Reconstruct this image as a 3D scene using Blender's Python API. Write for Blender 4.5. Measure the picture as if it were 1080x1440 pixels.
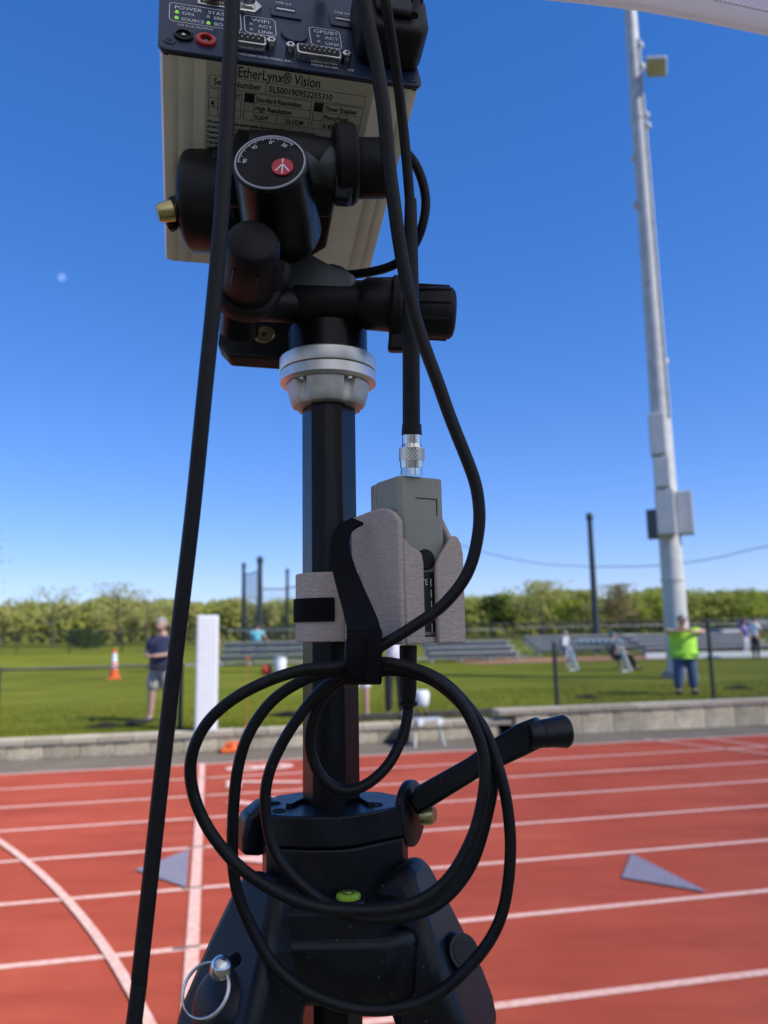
import bpy, bmesh, math, random
from mathutils import Vector as V, Matrix as M, noise
random.seed(7)
for o in list(bpy.data.objects): bpy.data.objects.remove(o)
sc = bpy.context.scene
R = math.radians

# ------------------------------------------------------------------ camera
H, PITCH, ROLL, YAW, FPX = 1.775, R(8.75), R(1.026), R(12.05), 1082.0
CF = V((0, math.cos(PITCH), math.sin(PITCH)))
_u0 = V((0, -math.sin(PITCH), math.cos(PITCH)))
CR = V((1, 0, 0)) * math.cos(ROLL) - _u0 * math.sin(ROLL)
CU = V((1, 0, 0)) * math.sin(ROLL) + _u0 * math.cos(ROLL)
cam = bpy.data.cameras.new('camera')
camo = bpy.data.objects.new('camera', cam)
sc.collection.objects.link(camo)
camo.matrix_world = M(((CR.x, CU.x, -CF.x, 0), (CR.y, CU.y, -CF.y, 0), (CR.z, CU.z, -CF.z, H), (0, 0, 0, 1)))
cam.sensor_fit = 'VERTICAL'; cam.sensor_height = 34.6; cam.lens = 34.6 * FPX / 1440
cam.clip_start = 0.02; cam.clip_end = 6000
cam.dof.use_dof = True; cam.dof.focus_distance = 0.47; cam.dof.aperture_fstop = 8.6
sc.camera = camo

# ------------------------------------------------------------------ light
SAZ, SEL = R(119), R(41)                       # clockwise from +Y, above the horizon
SUN = V((math.sin(SAZ) * math.cos(SEL), math.cos(SAZ) * math.cos(SEL), math.sin(SEL)))
w = bpy.data.worlds.new('World'); sc.world = w; w.use_nodes = True
nt = w.node_tree; nt.nodes.clear()
sky = nt.nodes.new('ShaderNodeTexSky'); sky.sky_type = 'NISHITA'; sky.sun_disc = False
sky.sun_elevation = SEL; sky.sun_rotation = SAZ
sky.air_density = 1.0; sky.dust_density = 0.0; sky.ozone_density = 3.0; sky.altitude = 60
bg = nt.nodes.new('ShaderNodeBackground'); bg.inputs[1].default_value = 0.15
hs = nt.nodes.new('ShaderNodeHueSaturation'); hs.inputs['Saturation'].default_value = 1.32; hs.inputs['Value'].default_value = 1.28
wo = nt.nodes.new('ShaderNodeOutputWorld')
gm = nt.nodes.new('ShaderNodeGamma'); gm.inputs[1].default_value = 0.75
tn = nt.nodes.new('ShaderNodeMix'); tn.data_type = 'RGBA'; tn.blend_type = 'MULTIPLY'; tn.inputs[0].default_value = 1.0; tn.inputs[7].default_value = (.83, .95, 1.50, 1)
nt.links.new(sky.outputs[0], hs.inputs['Color']); nt.links.new(hs.outputs[0], gm.inputs[0]); nt.links.new(gm.outputs[0], tn.inputs[6]); nt.links.new(tn.outputs[2], bg.inputs[0]); nt.links.new(bg.outputs[0], wo.inputs[0])
sl = bpy.data.lights.new('sun', 'SUN'); sl.energy = 5.0; sl.angle = R(0.53); sl.color = (1, .95, .87)
slo = bpy.data.objects.new('sun', sl); sc.collection.objects.link(slo)
slo.rotation_euler = (-SUN).to_track_quat('-Z', 'Y').to_euler()
sc.view_settings.view_transform = 'Standard'; sc.view_settings.look = 'None'
sc.view_settings.exposure = 0.0; sc.view_settings.gamma = 1.0; sc.view_settings.use_curve_mapping = False
sc.cycles.use_denoising = True

# ------------------------------------------------------------------ helpers
COL = sc.collection.objects
def P(x, y, d):                                # photo pixel + depth along the optical axis -> world point
    return V((0, 0, H)) + (CF + CR * ((x - 540) / FPX) + CU * ((720 - y) / FPX)) * d
def G(x, y, h=0.0):                            # photo pixel -> point on the level z = h
    r = CF + CR * ((x - 540) / FPX) + CU * ((720 - y) / FPX)
    return V((0, 0, H)) + r * ((h - H) / r.z)
AX, NX = V((math.cos(YAW), math.sin(YAW), 0)), V((-math.sin(YAW), math.cos(YAW), 0))
def T(a, n, z=0.0): return AX * a + NX * n + V((0, 0, z))
def pxm(px, d): return px * d / FPX            # pixels at a depth -> metres
ZUP = V((0, 0, 1))

class Geo:
    def __init__(s): s.v = []; s.f = []
    def add(s, vs, fs):
        k = len(s.v); s.v += [V(p) for p in vs]; s.f += [tuple(i + k for i in f) for f in fs]; return s
    def merge(s, g): return s.add(g.v, g.f)

def frame(o, ex, ey=None, ez=None):
    ex = V(ex).normalized()
    if ez is None:
        ey = (V(ey) - ex * ex.dot(V(ey))).normalized(); ez = ex.cross(ey)
    else:
        ez = (V(ez) - ex * ex.dot(V(ez))).normalized(); ey = ez.cross(ex)
    return M(((ex.x, ey.x, ez.x, o[0]), (ex.y, ey.y, ez.y, o[1]), (ex.z, ey.z, ez.z, o[2]), (0, 0, 0, 1)))
def axframe(o, axis):
    a = V(axis).normalized(); h = V((0, 0, 1)) if abs(a.z) < .9 else V((1, 0, 0))
    ex = h.cross(a).normalized(); ey = a.cross(ex)
    return M(((ex.x, ey.x, a.x, o[0]), (ex.y, ey.y, a.y, o[1]), (ex.z, ey.z, a.z, o[2]), (0, 0, 0, 1)))
def box(m, sx, sy, sz, g=None):
    g = g or Geo(); c = [(x * sx / 2, y * sy / 2, z * sz / 2) for z in (-1, 1) for y in (-1, 1) for x in (-1, 1)]
    return g.add([m @ V(p) for p in c], [(0, 2, 3, 1), (4, 5, 7, 6), (0, 1, 5, 4), (2, 6, 7, 3), (0, 4, 6, 2), (1, 3, 7, 5)])
def lathe(m, prof, n=32, g=None, a0=0, sx=1, sy=1):     # prof: [(h, r)] along the frame's z
    g = g or Geo(); vs = []; fs = []
    for h, r in prof:
        for i in range(n):
            t = a0 + 2 * math.pi * i / n; vs.append(m @ V((r * math.cos(t) * sx, r * math.sin(t) * sy, h)))
    for k in range(len(prof) - 1):
        for i in range(n):
            j = (i + 1) % n; fs.append((k * n + i, k * n + j, (k + 1) * n + j, (k + 1) * n + i))
    if prof[0][1] > 1e-6: fs.append(tuple(reversed(range(n))))
    if prof[-1][1] > 1e-6: fs.append(tuple((len(prof) - 1) * n + i for i in range(n)))
    return g.add(vs, fs)
def rod(p0, p1, prof, n=32, g=None):            # prof: [(t 0..1, r)] from p0 to p1
    p0, p1 = V(p0), V(p1); L = (p1 - p0).length
    return lathe(axframe(p0, p1 - p0), [(t * L, r) for t, r in prof], n, g)
def cyl(p0, p1, r0, r1=None, n=24, g=None): return rod(p0, p1, [(0, r0), (1, r0 if r1 is None else r1)], n, g)
def rcyl(p0, p1, r, e, n=32, g=None):           # cylinder with rounded ends (edge radius e in metres)
    L = (V(p1) - V(p0)).length; t = e / L
    return rod(p0, p1, [(0, r - e), (t * .3, r - e * .3), (t, r), (1 - t, r), (1 - t * .3, r - e * .3), (1, r - e)], n, g)
def prism(m, poly, z0, z1, g=None):
    g = g or Geo(); n = len(poly)
    vs = [m @ V((x, y, z0)) for x, y in poly] + [m @ V((x, y, z1)) for x, y in poly]
    fs = [tuple(reversed(range(n))), tuple(range(n, 2 * n))] + [(i, (i + 1) % n, n + (i + 1) % n, n + i) for i in range(n)]
    return g.add(vs, fs)
def spline(pts, k=8):
    pts = [V(p) for p in pts]; out = []
    for i in range(len(pts) - 1):
        p0, p1, p2, p3 = pts[max(i - 1, 0)], pts[i], pts[i + 1], pts[min(i + 2, len(pts) - 1)]
        for j in range(k):
            t = j / k
            out.append(.5 * ((2 * p1) + (p2 - p0) * t + (2 * p0 - 5 * p1 + 4 * p2 - p3) * t * t + (3 * p1 - p0 - 3 * p2 + p3) * t ** 3))
    return out + [pts[-1]]
def tube(path, r, n=12, g=None, cap=True):
    g = g or Geo(); path = [V(p) for p in path]; N = len(path); vs = []; fs = []
    rr = r if callable(r) else (lambda t: r)
    d = (path[1] - path[0]).normalized(); u = d.orthogonal().normalized()
    for i, p in enumerate(path):
        d2 = (path[min(i + 1, N - 1)] - path[max(i - 1, 0)]).normalized()
        u = (u - d2 * u.dot(d2)).normalized(); b = d2.cross(u); q = rr(i / (N - 1))
        for k in range(n):
            t = 2 * math.pi * k / n; vs.append(p + (u * math.cos(t) + b * math.sin(t)) * q)
    for i in range(N - 1):
        for k in range(n):
            j = (k + 1) % n; fs.append((i * n + k, i * n + j, (i + 1) * n + j, (i + 1) * n + k))
    if cap: fs += [tuple(reversed(range(n))), tuple((N - 1) * n + k for k in range(n))]
    return g.add(vs, fs)
def ribbon(path, wid, side, thick, g=None):     # strap: centre points, widths, side vectors
    g = g or Geo(); N = len(path); vs = []; fs = []
    for i, p in enumerate(path):
        t = (path[min(i + 1, N - 1)] - path[max(i - 1, 0)]).normalized()
        s = side[i] if isinstance(side, list) else side
        s = (s - t * s.dot(t)).normalized(); nn = t.cross(s); ww = wid[i] if isinstance(wid, list) else wid
        vs += [p + s * ww / 2 + nn * thick / 2, p + s * ww / 2 - nn * thick / 2, p - s * ww / 2 - nn * thick / 2, p - s * ww / 2 + nn * thick / 2]
    for i in range(N - 1):
        for k in range(4):
            j = (k + 1) % 4; fs.append((i * 4 + k, i * 4 + j, i * 4 + 4 + j, i * 4 + 4 + k))
    fs += [(3, 2, 1, 0), tuple((N - 1) * 4 + k for k in range(4))]
    return g.add(vs, fs)
def torus(m, r, q, n=40, k=10, g=None, arc=(0, 2 * math.pi)):
    pts = [m @ V((r * math.cos(arc[0] + (arc[1] - arc[0]) * i / n), r * math.sin(arc[0] + (arc[1] - arc[0]) * i / n), 0)) for i in range(n + 1)]
    return tube(pts, q, k, g)
def ball(c, rx, ry=None, rz=None, n=20, k=12, g=None, m=None):
    g = g or Geo(); ry = rx if ry is None else ry; rz = rx if rz is None else rz
    mm = M.Translation(V(c)) @ (m or M.Identity(4))
    pr = [(-math.cos(math.pi * i / k) * rz, max(math.sin(math.pi * i / k), 1e-4) ) for i in range(k + 1)]
    vs = []; fs = []
    for h, s in pr:
        for i in range(n):
            t = 2 * math.pi * i / n; vs.append(mm @ V((rx * s * math.cos(t), ry * s * math.sin(t), h)))
    for a in range(k):
        for i in range(n): fs.append((a * n + i, a * n + (i + 1) % n, (a + 1) * n + (i + 1) % n, (a + 1) * n + i))
    return g.add(vs, fs)
def mesh(name, g, mat, smooth=40):
    me = bpy.data.meshes.new(name); me.from_pydata([tuple(p) for p in g.v], [], g.f)
    bm = bmesh.new(); bm.from_mesh(me); bmesh.ops.recalc_face_normals(bm, faces=bm.faces); bm.to_mesh(me); bm.free()
    if smooth:
        me.polygons.foreach_set('use_smooth', [True] * len(me.polygons)); me.set_sharp_from_angle(angle=R(smooth))
    if mat: me.materials.append(mat)
    return me
def obj(name, g, mat, parent=None, smooth=40, bevel=0, seg=2):
    me = g if isinstance(g, bpy.types.Mesh) else mesh(name, g, mat, smooth)
    o = bpy.data.objects.new(name, me); COL.link(o)
    if parent is not None:
        o.parent = parent; o.matrix_parent_inverse = ROOTM[wroot(parent)].inverted() if wroot(parent) in ROOTM else M.Identity(4)
    if bevel:
        b = o.modifiers.new('bevel', 'BEVEL'); b.width = bevel; b.segments = seg; b.limit_method = 'ANGLE'; b.angle_limit = R(35)
        b.harden_normals = False
    return o
ROOTM = {}
def wroot(o): return o.name
def thing(name, label, cat, loc, group=None):
    o = bpy.data.objects.new(name, None); COL.link(o); o.empty_display_size = .05
    o.location = V(loc); ROOTM[o.name] = M.Translation(V(loc)); o['label'] = label; o['category'] = cat
    if group: o['group'] = group
    return o
def tag(o, label, cat, group=None):
    o['label'] = label; o['category'] = cat
    if group: o['group'] = group
    return o
def struct(name, g, mat, smooth=0):
    o = obj(name, g, mat, None, smooth); o['kind'] = 'structure'; return o
def text(body, size, m, g=None, align='LEFT', sx=1.0, bold=0.0):
    g = g or Geo(); c = bpy.data.curves.new('t', 'FONT'); c.body = body; c.size = size; c.align_x = align; c.resolution_u = 3; c.offset = bold
    o = bpy.data.objects.new('t', c); COL.link(o); bpy.context.view_layer.update()
    me = bpy.data.meshes.new_from_object(o.evaluated_get(bpy.context.evaluated_depsgraph_get()))
    g.add([m @ V((v.co.x * sx, v.co.y, 0)) for v in me.vertices], [tuple(p.vertices) for p in me.polygons])
    bpy.data.objects.remove(o); bpy.data.curves.remove(c); bpy.data.meshes.remove(me); return g

# ------------------------------------------------------------------ materials
def mat(name, col, rough=.5, metal=0, var=0.0, vscale=8, bump=0, bscale=200, col2=None, spec=.5, sheen=0, trans=0, coat=0, coords='Object', bstr=(1, 1, 1), detail=6, speck=0):
    m = bpy.data.materials.new(name); m.use_nodes = True; t = m.node_tree; b = t.nodes['Principled BSDF']
    b.inputs['Base Color'].default_value = (*col, 1); b.inputs['Roughness'].default_value = rough
    b.inputs['Metallic'].default_value = metal; b.inputs['Specular IOR Level'].default_value = spec
    b.inputs['Sheen Weight'].default_value = sheen; b.inputs['Coat Weight'].default_value = coat
    tc = t.nodes.new('ShaderNodeTexCoord')
    mp = t.nodes.new('ShaderNodeMapping'); mp.inputs['Scale'].default_value = bstr; t.links.new(tc.outputs[coords], mp.inputs[0])
    if var or col2:
        nz = t.nodes.new('ShaderNodeTexNoise'); nz.inputs['Scale'].default_value = vscale; nz.inputs['Detail'].default_value = detail; nz.inputs['Roughness'].default_value = .6
        t.links.new(mp.outputs[0], nz.inputs['Vector'])
        rp = t.nodes.new('ShaderNodeValToRGB'); t.links.new(nz.outputs['Fac'], rp.inputs[0])
        a = col if col2 else tuple(c * (1 - var) for c in col); z = col2 or tuple(min(1, c * (1 + var)) for c in col)
        rp.color_ramp.elements[0].position = .32; rp.color_ramp.elements[1].position = .68
        rp.color_ramp.elements[0].color = (*a, 1); rp.color_ramp.elements[1].color = (*z, 1)
        t.links.new(rp.outputs[0], b.inputs['Base Color'])
        rm = t.nodes.new('ShaderNodeMapRange'); rm.inputs[3].default_value = max(0, rough - .08); rm.inputs[4].default_value = min(1, rough + .1)
        t.links.new(nz.outputs['Fac'], rm.inputs[0]); t.links.new(rm.outputs[0], b.inputs['Roughness'])
    if speck:
        vz = t.nodes.new('ShaderNodeTexNoise'); vz.inputs['Scale'].default_value = 420; vz.inputs['Detail'].default_value = 2; t.links.new(tc.outputs[coords], vz.inputs['Vector'])
        r2 = t.nodes.new('ShaderNodeValToRGB'); r2.color_ramp.elements[0].position = .72; r2.color_ramp.elements[1].position = .78; t.links.new(vz.outputs['Fac'], r2.inputs[0])
        m2 = t.nodes.new('ShaderNodeMix'); m2.data_type = 'RGBA'; m2.inputs[7].default_value = (speck, speck, speck, 1); t.links.new(r2.outputs[0], m2.inputs[0])
        src = b.inputs['Base Color'].links[0].from_socket; t.links.new(src, m2.inputs[6]); t.links.new(m2.outputs[2], b.inputs['Base Color'])
    if bump:
        n2 = t.nodes.new('ShaderNodeTexNoise'); n2.inputs['Scale'].default_value = bscale; n2.inputs['Detail'].default_value = 3
        t.links.new(mp.outputs[0], n2.inputs['Vector'])
        bp = t.nodes.new('ShaderNodeBump'); bp.inputs['Strength'].default_value = bump; bp.inputs['Distance'].default_value = .3 / bscale
        t.links.new(n2.outputs['Fac'], bp.inputs['Height']); t.links.new(bp.outputs[0], b.inputs['Normal'])
    return m
MT = {}
MT['black'] = mat('black_powder_coat', (.006, .006, .007), .42, 0, .35, 60, .25, 1400, spec=.3, speck=.07)
MT['blackgloss'] = mat('black_anodised', (.004, .004, .005), .3, 0, .3, 40, .06, 900, spec=.24)
MT['blackmatte'] = mat('black_plastic', (.007, .007, .008), .5, 0, .3, 50, .3, 1600, spec=.3)
MT['rubber'] = mat('black_rubber', (.006, .006, .007), .5, 0, .35, 120, .15, 900, spec=.25)
MT['cable'] = mat('black_cable_jacket', (.005, .005, .006), .45, 0, .4, 90, .1, 500, spec=.25, speck=.05)
MT['cableblue'] = mat('dark_grey_cable_jacket', (.007, .0075, .009), .5, 0, .3, 90, .1, 500, spec=.28)
MT['panel'] = mat('navy_anodised_panel', (.009, .020, .056), .42, 0, .2, 60, .1, 1800)
MT['cream'] = mat('cream_anodised_aluminium', (.80, .785, .68), .45, .1, .08, 30, .05, 600)
MT['label'] = mat('grey_label_film', (.52, .50, .42), .5, 0, .04, 30)
MT['ink'] = mat('black_ink', (.012, .012, .012), .6)
MT['white'] = mat('white_print', (.75, .77, .8), .6)
MT['silver'] = mat('machined_aluminium', (.70, .68, .64), .42, .85, .12, 80, .1, 900)
MT['cast'] = mat('cast_aluminium', (.55, .535, .50), .55, .6, .2, 60, .5, 700)
MT['chrome'] = mat('nickel_plate', (.66, .65, .62), .2, 1, .1, 90)
MT['brass'] = mat('brass', (.50, .43, .20), .35, .9, .2, 90, .1, 500)
MT['gun'] = mat('gunmetal_casting', (.07, .075, .08), .42, .3, .2, 50, .2, 900)
MT['red'] = mat('red_print', (.55, .03, .05), .5)
MT['tripod'] = mat('blue_black_tripod_coat', (.0035, .0042, .007), .36, 0, .4, 45, .3, 1300, spec=.32, speck=.12)
MT['print'] = mat('grey_printed_plastic', (.47, .39, .335), .75, 0, .10, 420, 1.0, 420, bstr=(.7, .7, 1.7), spec=.2)
MT['tx'] = mat('grey_abs_plastic', (.285, .28, .235), .55, 0, .08, 30, .25, 1500)
MT['velcro'] = mat('black_hook_and_loop', (.006, .006, .008), .9, 0, .3, 300, 1.0, 900, spec=.15)
MT['green'] = mat('green_vial', (.28, .47, .035), .08, 0, .1, 60, coat=1)
MT['ledg'] = mat('lit_green_led', (.3, .9, .1), .4)
b_ = MT['ledg'].node_tree.nodes['Principled BSDF']; b_.inputs['Emission Color'].default_value = (.45, 1, .12, 1); b_.inputs['Emission Strength'].default_value = .35
MT['led'] = mat('unlit_led', (.42, .45, .45), .25)
MT['redplug'] = mat('red_socket_ring', (.5, .03, .03), .4)
MT['dark'] = mat('dark_recess', (.006, .006, .007), .7)

# ================================================================== SETTING
W1 = (1, 1, 1)
def ramp_noise(t, mp, scale, stops, detail=5):
    nz = t.nodes.new('ShaderNodeTexNoise'); nz.inputs['Scale'].default_value = scale; nz.inputs['Detail'].default_value = detail; nz.inputs['Roughness'].default_value = .62
    t.links.new(mp, nz.inputs['Vector']); rp = t.nodes.new('ShaderNodeValToRGB'); t.links.new(nz.outputs['Fac'], rp.inputs[0])
    while len(rp.color_ramp.elements) < len(stops): rp.color_ramp.elements.new(.5)
    for e, (p, c) in zip(rp.color_ramp.elements, stops): e.position = p; e.color = (*c, 1)
    return rp.outputs[0], nz.outputs['Fac']
def layered(name, s1, st1, s2, st2, mix=.5, rough=.9, bs=60, bd=.02, bst=.6, mode='MULTIPLY', third=None, rnd=0):
    m = bpy.data.materials.new(name); m.use_nodes = True; t = m.node_tree; b = t.nodes['Principled BSDF']
    tc = t.nodes.new('ShaderNodeTexCoord'); c1, _ = ramp_noise(t, tc.outputs['Object'], s1, st1); c2, _ = ramp_noise(t, tc.outputs['Object'], s2, st2, 3)
    mx = t.nodes.new('ShaderNodeMix'); mx.data_type = 'RGBA'; mx.blend_type = mode; mx.inputs[0].default_value = mix
    t.links.new(c1, mx.inputs[6]); t.links.new(c2, mx.inputs[7]); out = mx.outputs[2]
    if third:                                   # stains, scuffs, mowing patches
        mp = t.nodes.new('ShaderNodeMapping'); mp.inputs['Scale'].default_value = third[0]; mp.inputs['Rotation'].default_value = (0, 0, -YAW); t.links.new(tc.outputs['Object'], mp.inputs[0])
        c3, _ = ramp_noise(t, mp.outputs[0], 1, [(.3, third[1]), (.5, W1), (.72, third[2])], 8); m3 = t.nodes.new('ShaderNodeMix'); m3.data_type = 'RGBA'; m3.blend_type = 'MULTIPLY'; m3.inputs[0].default_value = 1
        t.links.new(out, m3.inputs[6]); t.links.new(c3, m3.inputs[7]); out = m3.outputs[2]
    if rnd:                                     # every block its own shade
        oi = t.nodes.new('ShaderNodeObjectInfo'); mr = t.nodes.new('ShaderNodeMapRange'); mr.inputs[3].default_value = 1 - rnd; mr.inputs[4].default_value = 1 + rnd * .5
        t.links.new(oi.outputs['Random'], mr.inputs[0]); m4 = t.nodes.new('ShaderNodeMix'); m4.data_type = 'RGBA'; m4.blend_type = 'MULTIPLY'; m4.inputs[0].default_value = 1
        t.links.new(out, m4.inputs[6]); t.links.new(mr.outputs[0], m4.inputs[7]); out = m4.outputs[2]
    t.links.new(out, b.inputs['Base Color'])
    b.inputs['Roughness'].default_value = rough; b.inputs['Specular IOR Level'].default_value = .12
    if 'Diffuse Roughness' in b.inputs: b.inputs['Diffuse Roughness'].default_value = 1.0
    n2 = t.nodes.new('ShaderNodeTexNoise'); n2.inputs['Scale'].default_value = bs; n2.inputs['Detail'].default_value = 4; t.links.new(tc.outputs['Object'], n2.inputs['Vector'])
    bp = t.nodes.new('ShaderNodeBump'); bp.inputs['Strength'].default_value = bst; bp.inputs['Distance'].default_value = bd
    t.links.new(n2.outputs['Fac'], bp.inputs['Height']); t.links.new(bp.outputs[0], b.inputs['Normal'])
    return m
MT['grass'] = layered('mown_grass', .35, [(.3, (.148, .172, .009)), (.5, (.205, .222, .014)), (.72, (.275, .28, .030))], 9, [(.3, (.5, .55, .5)), (.7, W1)], .7, .9, 22, .08, .9, third=((.25, .9, 1), (.78, .84, .75), (1.14, 1.08, 1.0)))
MT['infield'] = layered('infield_turf', .5, [(.3, (.17, .16, .09)), (.7, (.24, .22, .13))], 14, [(.3, (.6, .6, .6)), (.7, W1)], .6, .9, 40, .04, .6)
MT['track'] = layered('red_track_rubber', .8, [(.25, (.345, .061, .033)), (.5, (.405, .077, .042)), (.75, (.46, .099, .056))], 130, [(.3, (.72, .70, .70)), (.6, W1)], .8, .85, 260, .004, .7, third=((.5, 2.6, 1), (.80, .78, .78), (1.10, 1.10, 1.08)))
MT['line'] = layered('worn_white_line', 30, [(.3, (.64, .32, .25)), (.5, (.74, .46, .38)), (.7, (.80, .58, .50))], 200, [(.3, (.8, .74, .72)), (.6, W1)], .7, .8, 260, .003, .5)
MT['lilac'] = layered('grey_lilac_paint', 25, [(.3, (.20, .18, .22)), (.7, (.27, .25, .31))], 200, [(.3, (.8, .8, .8)), (.6, W1)], .7, .8, 260, .003, .5)
MT['asphalt'] = layered('asphalt', 1.2, [(.3, (.17, .14, .105)), (.7, (.24, .20, .155))], 90, [(.3, (.6, .6, .6)), (.7, W1)], .8, .9, 150, .006, .8)
MT['block'] = layered('weathered_concrete_block', 3.2, [(.3, (.38, .31, .21)), (.5, (.66, .57, .41)), (.72, (.86, .78, .60))], 26, [(.3, (.6, .58, .55)), (.65, W1)], .8, .92, 45, .02, .9, rnd=.28)
MT['cap'] = layered('concrete_cap', 3, [(.3, (.44, .37, .27)), (.7, (.62, .54, .41))], 40, [(.3, (.7, .7, .7)), (.65, W1)], .8, .92, 60, .012, .7, rnd=.2)
MT['clay'] = layered('red_clay', 1, [(.3, (.30, .16, .09)), (.7, (.38, .21, .12))], 30, [(.3, (.8, .8, .8)), (.7, W1)], .6)
MT['gravel'] = layered('grey_path', 1, [(.3, (.22, .22, .2)), (.7, (.33, .32, .3))], 30, [(.3, (.8, .8, .8)), (.7, W1)], .6)

def sheet(a0, a1, n0, n1, z, na=1, nn=1):
    g = Geo(); vs = []; fs = []
    for i in range(na + 1):
        for j in range(nn + 1): vs.append(T(a0 + (a1 - a0) * i / na, n0 + (n1 - n0) * j / nn, z))
    for i in range(na):
        for j in range(nn): k = i * (nn + 1) + j; fs.append((k, k + nn + 1, k + nn + 2, k + 1))
    return g.add(vs, fs)
struct('ground', sheet(-1500, 1500, -1500, 1500, -.012), MT['infield'])
tr = struct('running_track', sheet(-70, 70, 2.66, 11.33, 0), MT['track'])
struct('asphalt_path', sheet(-70, 70, 11.334, 12.75, -.004), MT['asphalt'])
g = Geo()                                      # raised field behind the wall, rolling a little far away
NA, NN = 60, 40; vs = []; fs = []
for i in range(NA + 1):
    for j in range(NN + 1):
        a = -350 + 700 * i / NA; n = 12.72 + 500 * (j / NN) ** 2.2
        vs.append(T(a, n, .30 + .004 * max(0, n - 45) + (.02 * noise.noise(V((a * .05, n * .05, 0))) if n > 20 else 0)))
for i in range(NA):
    for j in range(NN): k = i * (NN + 1) + j; fs.append((k, k + NN + 1, k + NN + 2, k + 1))
struct('grass_field', g.add(vs, fs), MT['grass'], 60)
g = sheet(-60, 16, 37.5, 39.6, .325); struct('gravel_path', g, MT['gravel'])
g = sheet(10.5, 30, 31, 36, .322); struct('clay_strip', g, MT['clay'])

# painted lane lines
def strip(pts, wd, z):
    g = Geo(); L = []
    for i, p in enumerate(pts):
        t = (pts[min(i + 1, len(pts) - 1)] - pts[max(i - 1, 0)]).normalized(); s = V((-t.y, t.x, 0)) * wd / 2
        L += [V((p.x, p.y, z)) + s, V((p.x, p.y, z)) - s]
    return g.add(L, [(2 * i, 2 * i + 1, 2 * i + 3, 2 * i + 2) for i in range(len(pts) - 1)])
LW = .062
FA = -.16
for k in range(-2, 7):
    n = 4.852 + 1.07 * k
    o = obj('lane_line', sheet(-70, 70, n - LW / 2, n + LW / 2, .004), MT['line'], tr, 0)
o = obj('finish_line', strip([T(-.215, 11.3), T(-.10, 2.7)], .075, .008), MT['line'], tr, 0)
# dark lane ticks where the lanes cross the finish line
for k in range(-2, 6):
    n = 4.852 + 1.07 * k
    obj('crossing_mark', sheet(FA - .075, FA + .075, n - .012, n + .012, .012), MT['asphalt'], tr, 0)
arc = [T(0.36362 + -0.02561 * n_ + -0.03468 * n_ * n_, n_) for n_ in [2.8 + .3 * i_ for i_ in range(25)]]
obj('curved_break_line', strip(spline(arc, 6), .056, .0115), MT['line'], tr, 0)
for (x0, y0), (x1, y1) in [((905, 1040), (1120, 1066)), ((985, 1038), (1150, 1060))]:
    obj('oblique_line', strip([G(x0, y0), G(x1, y1)], .06, .0105), MT['line'], tr, 0)
for tri in ([(190, 1225), (266, 1196), (262, 1250)], [(888, 1202), (874, 1236), (996, 1257)]):
    g = Geo(); g.add([G(x, y) + ZUP * .012 for x, y in tri], [(0, 1, 2)]); obj('exchange_triangle', g, MT['lilac'], tr, 0)
for num, k in ((8, 6), (7, 5), (6, 4), (5, 3), (4, 2), (3, 1), (2, 0), (1, -1)):
    n = 4.852 + 1.07 * k - .535
    m = frame(T(FA + 1.12, n - .24, .013), NX, -AX)
    obj('lane_number', text(str(num), 1.22, m, None, 'LEFT', .74, .030), MT['line'], tr, 0)

# ------------------------------------------------------------------ retaining walls, block by block
def block_mesh(name, L, D, Hh, seed, mt, jag=.012):
    rnd = random.Random(seed); g = Geo(); nx, nz = 4, 3; vs = []; fs = []
    # front face relief, rest plain
    for i in range(nx + 1):
        for j in range(nz + 1):
            edge = i in (0, nx) or j in (0, nz)
            vs.append((-L / 2 + L * i / nx, (0 if not edge else .012) + (0 if edge else -rnd.random() * jag), -Hh / 2 + Hh * j / nz))
    for i in range(nx):
        for j in range(nz): k = i * (nz + 1) + j; fs.append((k, k + nz + 1, k + nz + 2, k + 1))
    b = len(vs)
    for i in (0, nx):
        for j in (0, nz): vs.append((-L / 2 + L * i / nx, D, -Hh / 2 + Hh * j / nz))
    bl = [i * (nz + 1) for i in range(nx + 1)]; tp = [i * (nz + 1) + nz for i in range(nx + 1)]
    fs += [tuple(bl) + (b + 2, b), tuple(reversed(tp)) + (b + 1, b + 3), tuple(range(nz, -1, -1)) + (b, b + 1), tuple(range(nx * (nz + 1), nx * (nz + 1) + nz + 1)) + (b + 3, b + 2), (b, b + 2, b + 3, b + 1)]
    g.add(vs, fs); return mesh(name, g, mt, 30)
def wall(label, a0, a1, n, courses, bl, capl):
    root = thing('retaining_wall', label, 'wall', T((a0 + a1) / 2, n, 0))
    rm = frame(T(0, n, 0), AX, NX)
    core = Geo(); top = sum(c for c in courses[:-1]) ; box(frame(T((a0 + a1) / 2, n + .16, top / 2 - .02), AX, NX), a1 - a0 - .02, .26, top + .03, core)
    obj('core', core, MT['asphalt'], root, 0)
    z = 0
    for ci, ch in enumerate(courses):
        last = ci == len(courses) - 1; L = capl if last else bl
        ms = [block_mesh('cap_stone' if last else 'block', L - .012, .36 if last else .26, ch - .008, 50 * ci + s, MT['cap'] if last else MT['block'], .006 if last else .022) for s in range(5)]
        a = a0 + (L / 2 if ci % 2 == 0 else 0); i = 0
        while a < a1 + L * .3:
            rn = random.Random(i * 7 + ci); o = obj('cap_stone' if last else 'block', ms[rn.randrange(5)], None, root)
            o.matrix_parent_inverse = ROOTM[root.name].inverted()
            o.matrix_basis = rm @ M.Translation(V((a, (-.03 if last else 0) + rn.uniform(-.006, .006), z + ch / 2))) @ M.Rotation(rn.uniform(-.008, .008), 4, 'Z')
            a += L; i += 1
        z += ch
    return root
wall('low concrete block wall with flat cap stones below the left part of the field', -9, 4.55, 12.42, [.20, .10], .50, .50)
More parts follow.
